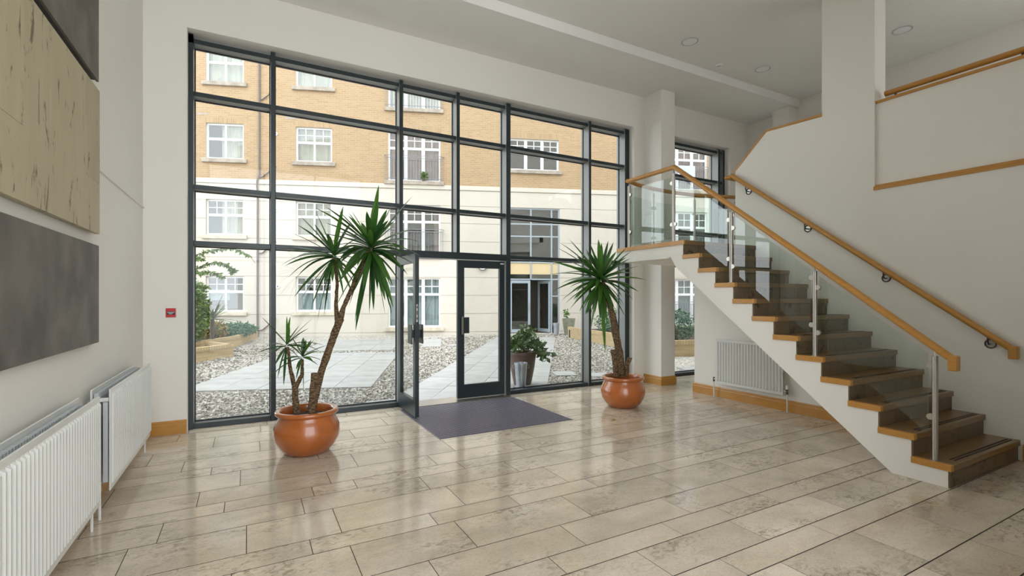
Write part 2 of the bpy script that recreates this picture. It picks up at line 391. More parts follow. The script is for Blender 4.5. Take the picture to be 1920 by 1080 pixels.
t = MB().box(XL, XW, -1.7, 0.398, -0.012, 0).build('tile_field', 'limestone', fl); t['kind'] = 'stuff'

# ceiling with its shallow step
cl = MB().prism([(-1.7, ZC2), (5.40, ZC2), (5.40, ZC), (6.9, ZC), (6.9, 5.5), (-1.7, 5.5)], 'x', XL-0.2, 9.3).build('ceiling', 'ceiling_paint')
struct(cl, 'white plaster ceiling with a shallow dropped strip along the window')
# walls
wl = MB().box(XL-0.25, XL, -1.7, 6.9, -0.16, 5.5).build('wall_left', 'plaster'); struct(wl, 'white plaster wall with stone panels and radiators')
mb = MB()
for (a, b, c, d) in minus([(XL-0.25, 9.3, -0.16, 5.5)], [(-0.605, 5.965, -0.16, 4.515), (6.60, 8.515, -0.16, 4.515)]): mb.box(a, b, YW, 6.80, c, d)
struct(mb.build('wall_front', 'plaster'), 'white plaster wall around the tall glazing')
mb = MB()
for (a, b, c, d) in minus([(XL-0.25, 9.3, -0.16, 5.5)], [(-0.98, 3.07, 0.0, 5.15)]): mb.box(a, b, -1.95, -1.7, c, d)
struct(mb.build('wall_rear', 'plaster'), 'white plaster wall behind the viewer with an opening for the added window')
struct(MB().box(-14, 9.3, -1.95, 6.85, 5.5, 13.0).build('upper_storeys', 'plaster'), 'unseen upper storeys above the lobby, added to shade the courtyard')  # unseen mass added overhead to cut sky light on the courtyard
struct(MB().box(-14, XL-0.25, -1.95, 6.85, -0.3, 5.5).build('wall_neighbour_left', 'plaster'), 'rest of the ground floor left of the lobby')
struct(MB().box(9.3, 24, 2.6, 6.85, -0.3, 13.0).build('wall_neighbour_right', 'plaster'), 'rest of the ground floor right of the lobby')
# stair wall (between the two flights): lower part, upper part with sloping top, full-height pier
mb = MB()
mb.box(XW, 6.50, -1.7, 5.40, 0, 2.03)
mb.prism([(2.864, 2.03), (4.66, 2.03), (4.66, 3.35), (4.175, 3.785), (3.441, 3.755), (2.864, 3.755)], 'x', XW, 6.50)
mb.box(XW, 6.50, -1.7, 2.864, 2.03, 2.745)
mb.box(XW+0.035, 6.50, -1.7, 2.864, 2.745, 3.715)
mb.box(XW, 6.50, 2.864, 3.441, 3.755, ZC2+0.02)
struct(mb.build('wall_right', 'plaster'), 'white plaster stair wall with recessed gallery parapet')
mb = MB()
for (a, b, c, d) in minus([(-1.7, 6.9, -0.16, 5.5)], [(-1.6, 0.75, 2.95, 5.1)]): mb.box(9.1, 9.3, a, b, c, d)  # opening for the added gallery window
mb.box(8.86, 9.1, 5.46, 5.79, 2.0, ZC)
struct(mb.build('wall_far_right', 'plaster'), 'white plaster wall of the upper landing with a shallow pier')
struct(MB().box(3.10, XW, -1.7, 0.76, 0, ZC2+0.02).build('wall_mass', 'plaster'), 'white plaster wall added right of the viewer to shade the stair foot')  # unseen block added to keep rear daylight off the stair foot
gf = MB().box(6.50, 9.1, -1.7, 3.75, 2.45, 2.79).build('gallery_floor', 'plaster'); struct(gf, 'white floor slab of the upper gallery')
cmn = MB().box(6.20, 6.525, 6.05, YW, 0, ZC).build('column', 'plaster', bevel=0.004); struct(cmn, 'square white plaster column beside the tall glazing')
# oak skirting and copings
def skirt(name, pts, label):
    prof = [(0, 0), (0.020, 0), (0.020, 0.105), (0.013, 0.118), (0.013, 0.135), (0.006, 0.15), (0, 0.15)]
    o = MB().sweep(pts, prof).build(name, 'oak'); struct(o, label)
skirt('baseboard_left', [(XL, 0.0, 0), (XL, YW-0.001, 0)], 'oak skirting board below the left radiators')
skirt('baseboard_front', [(XL+0.02, YW, 0), (-0.607, YW, 0)], 'short oak skirting board beside the glazing')
skirt('baseboard_column', [(6.20, YW, 0), (6.20, 6.05, 0), (6.525, 6.05, 0), (6.525, YW, 0)], 'oak skirting board around the column')
def skirt_x(name, y0, y1, label):
    prof = [(XW, 0), (XW-0.020, 0), (XW-0.020, 0.105), (XW-0.013, 0.118), (XW-0.013, 0.135), (XW-0.006, 0.15), (XW, 0.15)]
    struct(MB().prism(prof, 'y', y0, y1).build(name, 'oak'), label)
skirt_x('baseboard_right', 2.30, 5.42, 'oak skirting board below the stair')
skirt_x('baseboard_rear', 0.76, 1.66, 'oak skirting board in front of the first step')
struct(MB().sweep([(6.38, 4.675, 3.335), (6.38, 4.175, 3.785), (6.38, 3.441, 3.760)], [(-0.125, 0), (0.125, 0), (0.125, 0.028), (-0.125, 0.028)]).build('trim_1', 'oak'), 'bent oak coping on the sloping stair wall')
mb = MB().prism([(XW-0.012, 2.725), (XW+0.04, 2.725), (XW+0.04, 2.785), (XW+0.012, 2.785), (XW-0.012, 2.755)], 'y', -1.7, 2.872)
struct(mb.build('trim_2', 'oak'), 'oak ledge at the foot of the gallery parapet')
struct(MB().box(XW+0.015, 6.52, -1.7, 2.862, 3.715, 3.745).build('trim_3', 'oak', bevel=0.004), 'oak coping on top of the gallery parapet')
struct(MB().box(XL, XL+0.012, 4.2, YW, 2.462, 2.480).build('trim_4', 'plaster'), 'thin white cable trunking on the left wall')

# ------------------------------------------------------------------ curtain wall glazing
YF, YG = 6.575, 6.745
TR = [4.465, 3.865, 2.80, 2.155]      # transom tops
TRH = 0.052
def frame_bar(name, box, parent):
    o = MB().box(*box).build(name, 'frame_metal', parent, bevel=0.003); o.data.materials.append(M['frame_side'])
    for p in o.data.polygons:       # paler grey on mullion sides and transom undersides
        if (name == 'mullion' and abs(p.normal.x) > 0.9) or (name == 'transom' and p.normal.z < -0.9): p.material_index = 1
    return o
def mullion(parent, x0, x1, z0=0.0, z1=4.50):
    o = frame_bar('mullion', (x0, x1, YF, 6.80, z0, z1), parent)
    return o
def glazing(name, label, xs, z_rows, door=None):
    W = thing(name, (xs[0][0], YF, 0), label, None, kind='structure')
    for i, (a, b) in enumerate(xs):
        z0 = 2.16 if (door and i == door[0]+1) else 0
        mullion(W, a, b, z0)
    for i in range(len(xs)-1):
        a, b = xs[i][1], xs[i+1][0]
        isdoor = door and i in door
        for z in z_rows:
            if isdoor and z == z_rows[-1]: continue
            frame_bar('transom', (a, b, YF+0.025, 6.79, z-TRH, z), W)
        if not isdoor: frame_bar('transom', (a, b, YF+0.025, 6.79, 0.0, 0.058), W)
        zz = [4.505]+z_rows+[0.05]
        for k in range(len(z_rows)):
            z1 = z_rows[k]-TRH; z0 = z_rows[k+1] if k+1 < len(z_rows) else 0.058
            if isdoor and k == len(z_rows)-1: continue
            MB().box(a-0.01, b+0.01, YG, YG+0.012, z0-0.01, z1+0.01).build('pane', 'pane_glass', W)
            # slim gasket frame against the glass
            g = MB(); t = 0.012
            g.box(a, b, YG-0.012, YG-0.001, z1-t, z1).box(a, b, YG-0.012, YG-0.001, z0, z0+t).box(a, a+t, YG-0.012, YG-0.001, z0+t, z1-t).box(b-t, b, YG-0.012, YG-0.001, z0+t, z1-t)
            g.build('gasket', 'black_print', W)
        frame_bar('transom', (a, b, YF+0.05, 6.79, 4.465, 4.515), W) if False else None
    return W
XS1 = [(-0.607, -0.557), (0.235, 0.285), (1.817, 1.869), (2.66, 2.71), (3.48, 3.554), (5.062, 5.113), (5.86, 5.958)]
W1 = glazing('window_1', 'tall dark-framed glazed wall looking onto the courtyard', XS1, TR, door=(2, 3))
frame_bar('door_header', (1.869, 3.48, YF, 6.80, 2.068, 2.165), W1)
frame_bar('mullion', (-0.607, -0.557, YF, 6.80, 4.4, 4.51), W1)
W2 = glazing('window_2', 'narrow tall dark-framed window behind the column', [(6.60, 6.65), (8.31, 8.36), (8.455, 8.505)], TR)
# door leaves
def leaf(name, label, hinge, closed):
    T = thing(name, hinge, label, None, rz=0 if closed else R(-90), kind='structure')
    wd, h, th = 0.775, 2.055, 0.05
    P = lambda m, n, mt, par=None, **k: m.build(n, mt, par or T, world=False, **k)
    st = 0.105
    fr = MB().box(0, st, 0, th, 0.02, h).box(wd-st*0.8, wd, 0, th, 0.02, h).box(st, wd-st*0.8, 0, th, h-0.11, h).box(st, wd-st*0.8, 0, th, 0.02, 0.22)
    P(fr, 'leaf_frame', 'frame_metal')
    P(MB().box(st-0.005, wd-st*0.8+0.005, 0.02, 0.03, 0.215, h-0.105), 'pane', 'pane_glass')
    return T, wd, h, st, P
D1, wd, h, st, P = leaf('door_1', 'closed dark-framed glass door leaf behind the entrance mat', (2.685, 6.60, 0), True)
hp = P(MB().box(0.075, 0.165, -0.05, -0.038, 0.98, 1.215).box(0.09, 0.15, -0.04, 0.0, 1.05, 1.14), 'handle_plate', 'frame_metal', bevel=0.003)
P(MB().box(0.045, 0.072, -0.055, -0.03, 0.965, 1.225), 'pull_bar', 'steel', hp, bevel=0.004)
P(MB().box(0.70, 0.762, -0.003, 0.0, 2.012, 2.03), 'door_sticker', 'white_print')
D2, wd, h, st, P = leaf('door_2', 'open dark-framed glass door leaf swung inward over the mat', (1.805, 6.60, 0), False)
for s0, s1 in ((-0.05, -0.038), (0.088, 0.10)):
    hp = P(MB().box(wd-0.15, wd+0.02, s0, s1, 0.93, 1.17), 'handle_plate', 'frame_metal', bevel=0.003)
P(MB().box(wd-0.11, wd-0.05, -0.04, 0.09, 1.0, 1.10), 'handle_stem', 'frame_metal')
lk = P(MB().box(wd, wd+0.003, 0.013, 0.037, 1.20, 1.42), 'lock_plate', 'steel')
P(MB().box(wd+0.003, wd+0.005, 0.019, 0.031, 1.23, 1.26).box(wd+0.003, wd+0.005, 0.019, 0.031, 1.29, 1.34).box(wd+0.003, wd+0.005, 0.019, 0.031, 1.37, 1.40), 'latch', 'black_print', lk)
struct(MB().box(1.86, 3.48, 6.43, 6.80, -0.02, 0.012).build('door_threshold', 'steel', bevel=0.003), 'metal threshold strip below the entrance doors')
# rear window behind the viewer, added to let fill daylight in
W3 = thing('window_added_rear', (-0.98, -1.8, 0), 'wide dark-framed window added behind the viewer for fill daylight', None, kind='structure')
for k in range(4): MB().box(-0.98+k*1.333, -0.93+k*1.333, -1.90, -1.75, 0, 5.15).build('mullion', 'frame_metal', W3)
for z in (0, 2.5, 5.10): MB().box(-0.98, 3.07, -1.88, -1.77, z, z+0.05).build('transom', 'frame_metal', W3)
for k in range(3):
    for z0, z1 in ((0.05, 2.5), (2.55, 5.10)): MB().box(-0.93+k*1.333, 0.353+k*1.333, -1.83, -1.82, z0, z1).build('pane', 'pane_clear', W3)

W4 = thing('window_added_gallery', (9.2, -0.43, 2.95), 'wide dark-framed window added to the upper gallery to light the ceiling', None, kind='structure')  # out-of-view window added to brighten the ceiling
for k in range(3): MB().box(9.15, 9.25, -1.6+k*1.15, -1.55+k*1.15, 2.95, 5.1).build('mullion', 'frame_metal', W4)
for z in (2.95, 5.05): MB().box(9.16, 9.24, -1.6, 0.75, z, z+0.05).build('transom', 'frame_metal', W4)
for k in range(2): MB().box(9.195, 9.205, -1.55+k*1.15, -0.45+k*1.15, 3.0, 5.05).build('pane', 'pane_clear', W4)

# ------------------------------------------------------------------ entrance mat
T = thing('entrance_mat', (2.64, 5.64, 0), 'blue-grey ribbed entrance mat sunk into the floor by the glass doors', 'mat')
x0, x1, y0, y1 = MATR
MB().box(x0+0.004, x1-0.004, y0+0.004, y1-0.004, -0.012, -0.006).build('tray', 'panel_edge', T)
g = 0.012
MB().box(x0+.003, x1-.003, y0+.003, y0+g, -0.006, 0.002).box(x0+.003, x1-.003, y1-g, y1-.003, -0.006, 0.002).box(x0+.003, x0+g, y0+g, y1-g, -0.006, 0.002).box(x1-g, x1-.003, y0+g, y1-g, -0.006, 0.002).build('edge_frame', 'mat_rail', T)
nst = 40; pit = (y1-y0-2*g)/nst
for k in range(nst):
    yy = y0+g+k*pit
    MB().box(x0+g, x1-g, yy+0.001, yy+pit*0.60, -0.006, 0.0025).build('carpet_strip', 'mat_carpet', T)
    MB().box(x0+g, x1-g, yy+pit*0.66, yy+pit*0.97, -0.006, 0.0035).build('scraper_rail', 'mat_rail', T)

# ------------------------------------------------------------------ staircase
N12, RI, GO, Y0S = 12, 0.186, 0.241, 1.68
T = thing('staircase', (5.55, 1.70, 0), 'white staircase with oak treads and brown stone risers rising to a landing', 'staircase')
poly = [(1.705, 0)]
for i in range(11):
    yf = 1.705+GO*i; poly += [(yf, RI*(i+1)-0.05), (yf+GO, RI*(i+1)-0.05)]
poly += [(4.356, 2.18), (4.55, 2.18), (4.55, 2.02), (4.47, 1.895), (2.085, 0)]
# remove duplicates
MB().prism(poly, 'x', XS, XW).build('stringer', 'plaster', T)
for i in range(11):
    yf = Y0S+GO*i; z = RI*(i+1)
    tr = MB().box(XS-0.012, XW-0.001, yf, yf+GO+0.026, z-0.05, z).build('tread', 'oak_tread', T, bevel=0.004)
    MB().box(XS-0.016, XS+0.03, yf-0.002, yf+GO+0.024, z-0.051, z+0.001).build('tread_end', 'oak', tr, bevel=0.003)
    MB().box(XS+0.03, XW-0.002, yf-0.003, yf+0.016, z-0.051, z+0.0008).build('nosing', 'oak_tread', tr, bevel=0.003)
    for q in (0.035, 0.062):
        MB().box(XS+0.16, XW-0.06, yf+q, yf+q+0.014, z-0.002, z+0.0022).build('anti_slip_strip', 'anti_slip', tr)
xr = [XS+0.002, XS+0.26, XS+0.56, XS+0.86, XS+1.16, XW-0.002]
for i in range(12):
    yf = 1.705+GO*i; z0 = RI*i; z1 = RI*(i+1)-0.05
    for a, b in zip(xr[:-1], xr[1:]):
        MB().box(a+0.001, b-0.001, yf-0.012, yf+0.0, z0+0.001, z1).build('riser_tile', 'riser_stone', T)
# landing with its bowed edge
edge = [(XS, 5.58), (5.15, 5.655), (5.56, 5.715), (6.06, 5.745), (6.5, 5.735), (6.85, 5.66), (7.23, 5.55), (7.6, 5.38), (8.0, 5.1)]
plan = [(XS, 4.33)]+edge+[(8.0, 4.661), (XW-0.001, 4.661), (XW-0.001, 4.33)]
MB().prism([(XS+.002, 4.36)]+edge+[(8.0, 4.661), (XW-0.001, 4.661), (XW-0.001, 4.36)], 'z', 2.03, 2.18).build('landing_slab', 'plaster', T)
ld = MB().prism(plan, 'z', 2.18, 2.232).build('landing_deck', 'oak_tread', T)
MB().sweep([(XS-0.008, 4.325, 2.206)]+[(x-(0.008 if i == 0 else 0), y+0.006, 2.206) for i, (x, y) in enumerate(edge)], [(-0.012, -0.027), (0.012, -0.027), (0.012, 0.027), (-0.012, 0.027)]).build('edge_trim', 'oak', ld)
MB().box(XS-0.004, XS+0.03, 4.62, 5.42, 2.02, 2.04).build('fascia_bead', 'plaster', T)

# ------------------------------------------------------------------ balustrade
XB = XS+0.035
T = thing('stair_balustrade', (XB, 1.80, 0.186), 'glass stair balustrade with round oak handrail and steel posts', 'balustrade')
SL = (3.205-1.005)/(4.525-1.675)
def railz(y): return 1.005+SL*(y-1.675)
prof = [(0.032*math.cos(2*math.pi*k/14), 0.030*math.sin(2*math.pi*k/14)) for k in range(14)]
hr = MB().sweep([(XB, 1.675, railz(1.675)), (XB, 4.525, 3.205), (XB, 5.40, 3.205)], prof).build('handrail', 'oak', T, smooth=True)
MB().box(XB-0.031, XB+0.031, 1.650, 1.712, 0.925, 1.045).build('rail_end', 'oak', hr, bevel=0.006)
arc = [(XB-0.03, 5.385), (5.15, 5.50), (5.56, 5.595), (6.06, 5.63), (6.51, 5.615), (6.85, 5.525), (7.23, 5.40), (7.6, 5.22), (7.95, 4.95)]
MB().sweep([(x, y, 3.205) for x, y in arc], prof).build('handrail', 'oak', T, smooth=True)
def post(x, y, z, top):
    p = MB().tube([(x, y, z), (x, y, top-0.05)], 0.0205, 16).build('post', 'steel', T, smooth=True)
    MB().tube([(x, y, z), (x, y, z+0.006)], 0.034, 16).build('post_base', 'steel', p)
    MB().tube([(x, y, top-0.05), (x, y, top+0.02)], 0.006, 8).build('post_pin', 'steel', p)
    return p
def clamp(p, c, d):
    # D-shaped glass clamp, c on the post axis, d = unit direction to the glass
    d = Vector(d); n = Vector((0,0,1)).cross(d)
    pts = [(0.012, -0.024)]+[(0.030+0.024*math.cos(a), 0.024*math.sin(a)) for a in [R(-90+i*22.5) for i in range(9)]]+[(0.012, 0.024)]
    vs = []
    for s in (-0.013, 0.013):
        for a, b in pts: vs.append(Vector(c)+d*a+Vector((0,0,1))*b+n*s)
    k = len(pts)
    fs = [tuple(range(k))[::-1], tuple(range(k, 2*k))]+[(i, (i+1) % k, k+(i+1) % k, k+i) for i in range(k)]
    MB().add(vs, fs).build('glass_clamp', 'clamp_steel', p)
P1 = post(XB, 1.80, RI, railz(1.80)-0.02); P2 = post(XB, 2.745, RI*5, railz(2.745)-0.02); P3 = post(XB, 3.684, RI*9, railz(3.684)-0.02)
P4 = post(XB, 4.54, 2.232, 3.18); P5 = post(XB, 5.385, 2.232, 3.18)
def panel(pts, n=(1, 0, 0)):
    n = Vector(n)*0.006; k = len(pts); vs = [Vector(p)-n for p in pts]+[Vector(p)+n for p in pts]
    fs = [tuple(range(k))[::-1], tuple(range(k, 2*k))]+[(i, (i+1) % k, k+(i+1) % k, k+i) for i in range(k)]
    MB().add(vs, fs).build('glass_panel', 'rail_glass', T)
def spanel(y0, y1, zt, zb):
    panel([(XB, y0, zb+SL*0), (XB, y1, zb+SL*(y1-y0)), (XB, y1, zt+SL*(y1-y0)), (XB, y0, zt)])
spanel(1.845, 2.705, 1.046, 0.398); spanel(2.790, 3.642, 1.785, 1.135); spanel(3.728, 4.495, 2.50, 1.85)
panel([(XB, 4.585, 2.27), (XB, 5.34, 2.27), (XB, 5.34, 3.08), (XB, 4.585, 3.08)])
for p, y, ups, dns in ((P1, 1.80, (0.52, 0.97), ()), (P2, 2.745, (1.20, 1.62), (1.10, 1.70-0.02)), (P3, 3.684, (1.92, 2.36), (1.83, 2.42)), (P4, 4.54, (2.46, 2.97), (2.46,)), (P5, 5.385, (), (2.46, 2.97))):
    pass
def cl(p, y, zs, d):
    for z in zs: clamp(p, (XB, y, z), (0, d, 0))
cl(P1, 1.80, (0.535, 0.955), 1)
cl(P2, 2.745, (1.16, 1.60), -1); cl(P2, 2.745, (1.235, 1.70), 1)
cl(P3, 3.684, (1.86, 2.30), -1); cl(P3, 3.684, (1.95, 2.40), 1)
cl(P4, 4.54, (2.46,), -1); cl(P4, 4.54, (2.46, 3.0), 1)
cl(P5, 5.385, (2.46, 3.0), -1)
bp = [(XB, 5.385), (5.56, 5.595), (6.51, 5.615), (7.23, 5.40), (7.95, 4.95)]
prev = P5
for (ax, ay), (bx, by) in zip(bp[:-1], bp[1:]):
    d = Vector((bx-ax, by-ay, 0)); u = d.normalized(); n = Vector((-u.y, u.x, 0))
    a = Vector((ax, ay, 0))+u*0.045; b = Vector((bx, by, 0))-u*0.045
    panel([(a.x, a.y, 2.27), (b.x, b.y, 2.27), (b.x, b.y, 3.0), (a.x, a.y, 3.0)], n)
    q = post(bx, by, 2.232, 3.18)
    for z in (2.44, 2.90):
        clamp(prev, (ax, ay, z), u); clamp(q, (bx, by, z), -u)
    prev = q

# wall handrail
XR = 6.19
T = thing('wall_handrail', (XW, 1.70, 0.9), 'oak handrail on ring brackets along the white stair wall', 'handrail')
S2 = (3.245-1.015)/(4.615-1.70)
hr = MB().sweep([(XR, 1.70, 1.015), (XR, 4.66, 1.015+S2*2.96), (XR+0.03, 4.70, 3.27)], prof).build('rail', 'oak', T, smooth=True)
MB().sweep([(XR, 4.665, 3.262), (XR-0.01, 4.73, 3.262), (XR+0.12, 4.735, 3.262), (6.54, 4.735, 3.262)], prof).build('rail_return', 'oak', hr, smooth=True)
MB().box(XR-0.031, XR+0.031, 1.672, 1.738, 0.935, 1.055).build('rail_end', 'oak', hr, bevel=0.006)
for y in (4.44, 3.61, 2.747, 1.882):
    z = 1.015+S2*(y-1.70)-0.095
    rosc = MB(); ring = [(XW-0.006, y+0.040*math.cos(a), z+0.040*math.sin(a)) for a in [2*math.pi*k/20 for k in range(21)]]
    br = MB().tube(ring, 0.0065, 8).build('bracket', 'brass_bronze', T, smooth=True)
    MB().tube([(XW, y, z), (XW-0.004, y, z)], 0.036, 20).build('rosette', 'steel', br)
    MB().tube([(XW-0.002, y, z-0.004), (XR+0.02, y, z-0.004), (XR, y, z+0.02), (XR, y, z+0.075)], 0.0075, 8).build('bracket_arm', 'brass_bronze', br, smooth=True)
# gallery handrail
T = thing('gallery_handrail', (6.40, 2.8, 3.745), 'oak handrail above the coping of the upper gallery parapet', 'handrail')
MB().sweep([(6.40, 2.82, 3.835), (6.40, -3.5, 3.835)], prof).build('rail', 'oak', T, smooth=True)
for y in (2.72, 1.7, 0.7, -0.4): MB().tube([(6.40, y, 3.745), (6.40, y, 3.815)], 0.012, 10).build('bracket', 'brass_bronze', T)

# ------------------------------------------------------------------ radiators
def radiator(name, label, wall_x, sgn, y0, y1, z0, z1, double, group=None, cut=None):
    # sgn: +1 faces +x, -1 faces -x
    T = thing(name, (wall_x+sgn*0.05, (y0+y1)/2, 0), label, 'radiator')
    def panelmesh(xf, nm, both=False):
        pitch = 0.047; n = max(4, int(round((y1-y0-0.03)/pitch))); pw = (y1-y0-0.03)/n
        prof = []     # (x offset, y)
        # flat sheet with pressed flutes: bars proud
        mb = MB().box(min(xf, xf-sgn*0.010), max(xf, xf-sgn*0.010), y0, y1, z0, z1)
        o = mb.build(nm, 'radiator_paint', T, bevel=0.003)
        if both:
            fl_ = MB()
            for k in range(n):
                a = y0+0.015+k*pw+pw*0.17; b = y0+0.015+(k+1)*pw-pw*0.17
                xa, xb = xf, xf+sgn*0.013
                zt, zb = z1-0.035, z0+0.04
                # raised flute with chamfered sides and ends
                vs = [(xa, a, zb), (xa, b, zb), (xa, b, zt), (xa, a, zt), (xb, a+0.009, zb+0.014), (xb, b-0.009, zb+0.014), (xb, b-0.009, zt-0.014), (xb, a+0.009, zt-0.014)]
                MB().add(vs, [(4,5,6,7), (0,1,5,4), (1,2,6,5), (2,3,7,6), (3,0,4,7), (3,2,1,0)]).build('flute', 'radiator_paint', o)
        return o
    xfront = wall_x+sgn*(0.165 if double else 0.09)
    f = panelmesh(xfront, 'front_panel', True)
    if double:
        bk = panelmesh(wall_x+sgn*0.065, 'back_panel')
        xm0, xm1 = sorted((wall_x+sgn*0.067, xfront-sgn*0.012))
        fins = MB(); n = int((y1-y0-0.06)/0.032)
        for k in range(n):
            yy = y0+0.03+k*0.032
            fins.box(xm0+0.002, xm0+0.028, yy, yy+0.018, z0+0.05, z1-0.03)
        fins.build('convector_fins', 'radiator_fin', T)
        MB().box(xm0+0.030, xm0+0.033, y0+0.05, y1-0.05, z0+0.05, z1-0.06).build('convector_sheet', 'radiator_fin', T)
        for ye in (y0+0.004, y1-0.012):
            MB().box(xm0, xm1, ye, ye+0.008, z1-0.085, z1-0.06).build('end_tie', 'radiator_paint', T)
            MB().box(xm0+0.006, xm0+0.03, ye-0.002, ye+0.02, z0+0.06, z1-0.09).build('header_pipe', 'radiator_fin', T)
            MB().box(xm1-0.03, xm1-0.004, ye-0.002, ye+0.02, z0+0.06, z1-0.09).build('header_pipe', 'radiator_fin', T)
    xm = (wall_x+sgn*0.065+xfront)/2 if double else wall_x+sgn*0.07
    for s, ye in ((-1, y0), (1, y1)):
        yp = ye+s*0.045
        v = MB().tube([(xm, ye-s*0.01, z0+0.06), (xm, yp+s*0.012, z0+0.06)], 0.011, 10).build('valve', 'steel', T)
        MB().tube([(xm, yp, z0+0.02), (xm, yp, z0+0.085)], 0.014, 10).build('valve_body', 'brass_bronze' if not double else 'clamp_steel', v)
        if s == (1 if double else -1):
            MB().lathe([(0.013, 0), (0.019, 0.012), (0.019, 0.045), (0.015, 0.055)], (xm, yp, z0+0.085), 14).build('valve_cap', 'white_plastic', v)
        MB().tube([(xm, yp, 0.001), (xm, yp, z0+0.02)], 0.0085, 10).build('feed_pipe', 'white_plastic', T)
    for yb in (y0+0.2, y1-0.2):
        a, b = sorted((wall_x, (wall_x+sgn*0.066) if double else xfront-sgn*0.008))
        MB().box(a, b, yb-0.02, yb+0.02, z0+0.1, z1-0.1).build('wall_bracket', 'radiator_paint', T)
    return T
radiator('radiator', 'nearest long white ribbed double radiator under the grey panel on the left wall', XL, 1, 2.02, 3.965, 0.175, 0.874, True)
radiator('radiator', 'shorter white double radiator in the corner beside the red sign', XL, 1, 4.24, 5.76, 0.175, 0.874, True)
radiator('radiator', 'white single ribbed radiator under the white staircase', XW, -1, 3.885, 4.93, 0.215, 0.885, False)

# ------------------------------------------------------------------ stone panels on the left wall
T = thing('wall_panel', (XL, 3.0, 1.18), 'lower dark grey stone-look wall panel above the radiators', 'wall panel')
MB().box(XL+0.02, XL+0.05, 1.45, 4.49, 1.18, 1.876).build('face', 'dark_panel', T, bevel=0.003)
MB().box(XL, XL+0.02, 1.50, 4.46, 1.20, 1.856).build('batten', 'panel_edge', T)
T = thing('wall_panel', (XL, 3.0, 1.96), 'pale veined travertine wall panel between the two dark panels', 'wall panel')
ys = [4.508-0.338*k for k in range(10)]
for k in range(9):
    zs = [1.96, 2.325, 2.995] if k % 2 == 0 else [1.96, 2.50, 2.995]
    if k in (1, 2, 3): zs = [1.96, 2.995]
    if k in (0, 4): zs = [1.96, 2.325, 2.995]
    for z0, z1 in zip(zs[:-1], zs[1:]):
        MB().box(XL+0.02, XL+0.05+rng.uniform(-0.001, 0.001), ys[k+1]+0.0008, ys[k]-0.0008, z0+0.0008, z1-0.0008).build('slab', 'travertine', T)
MB().box(XL, XL+0.02, ys[-1]+0.05, 4.47, 2.0, 2.96).build('batten', 'panel_edge', T)
T = thing('wall_panel', (XL, 3.0, 3.05), 'upper dark brown wall panel above the travertine', 'wall panel')
MB().box(XL+0.035, XL+0.05, 1.45, 4.485, 3.055, 4.10).build('face', 'dark_panel', T)
MB().box(XL, XL+0.035, 1.45, 4.478, 3.062, 4.09).build('frame_lip', 'panel_edge', T)

# red fire notice
T = thing('fire_notice', (-0.752, YW, 1.337), 'small red fire notice with white lettering on the wall left of the glazing', 'sign')
MB().box(-0.801, -0.703, YW-0.012, YW, 1.283, 1.391).build('surround', 'white_plastic', T, bevel=0.002)
MB().box(-0.797, -0.707, YW-0.022, YW-0.012, 1.288, 1.386).build('plate', 'red_plastic', T, bevel=0.002)
MB().box(-0.788, -0.716, YW-0.0235, YW-0.022, 1.316, 1.352).build('text_field', 'black_print', T)
mb = MB()      # three short rows of lettering, too small to read
for z, xs_, h_ in ((1.368, [(-0.772, -0.764), (-0.760, -0.757), (-0.753, -0.745), (-0.741, -0.733)], 0.0), (1.343, [(-0.785, -0.770), (-0.767, -0.752), (-0.749, -0.736), (-0.733, -0.719)], 0.005), (1.333, [(-0.776, -0.764), (-0.761, -0.745), (-0.742, -0.728)], 0.005), (1.323, [(-0.766, -0.754), (-0.751, -0.739)], 0.004)):
    if h_:
        for x0_, x1_ in xs_: mb.box(x0_, x1_, YW-0.0243, YW-0.0235, z-h_/2, z+h_/2)
mb.build('lettering', 'white_print', T)

# ------------------------------------------------------------------ ceiling fittings
def downlight(x, y, label):
    T = thing('downlight', (x, y, ZC2), label, 'ceiling light', group='recessed ceiling lights')
    ring = [(0.120, 0.0), (0.118, -0.006), (0.104, -0.009), (0.100, -0.004), (0.100, 0.0)]
    MB().lathe(ring, (x, y, ZC2), 36).build('trim_ring', 'radiator_fin', T, smooth=True)
    MB().lathe([(0.099, -0.002), (0.099, -0.006), (0.05, -0.009), (0.002, -0.010)], (x, y, ZC2), 36).build('diffuser', 'lens_plastic', T, smooth=True)
downlight(5.62, 4.93, 'round recessed ceiling light left of the smoke detector')
downlight(7.33, 4.95, 'round recessed ceiling light right of the smoke detector')
downlight(7.97, 3.31, 'round recessed ceiling light above the upper gallery')
T = thing('smoke_detector', (6.60, 5.20, ZC2), 'small white smoke detector on the ceiling between two round lights', 'smoke detector')
MB().lathe([(0.052, 0), (0.052, -0.022), (0.046, -0.028), (0.002, -0.028)], (6.60, 5.20, ZC2), 28).build('base', 'white_plastic', T, smooth=True)
MB().lathe([(0.030, -0.028), (0.030, -0.036), (0.040, -0.040), (0.038, -0.058), (0.026, -0.068), (0.002, -0.070)], (6.60, 5.20, ZC2), 28).build('sensor_head', 'white_plastic', T, smooth=True)
MB().lathe([(0.031, -0.030), (0.031, -0.038)], (6.60, 5.20, ZC2), 28).build('vent_slot', 'black_print', T)
tag(MB().lathe([(0.012, 0), (0.012, -0.006), (0.002, -0.008)], (7.06, 5.05, ZC2), 12).build('indicator_lamp', 'white_plastic'), 'tiny indicator lamp on the ceiling beside the right round light', 'indicator lamp')

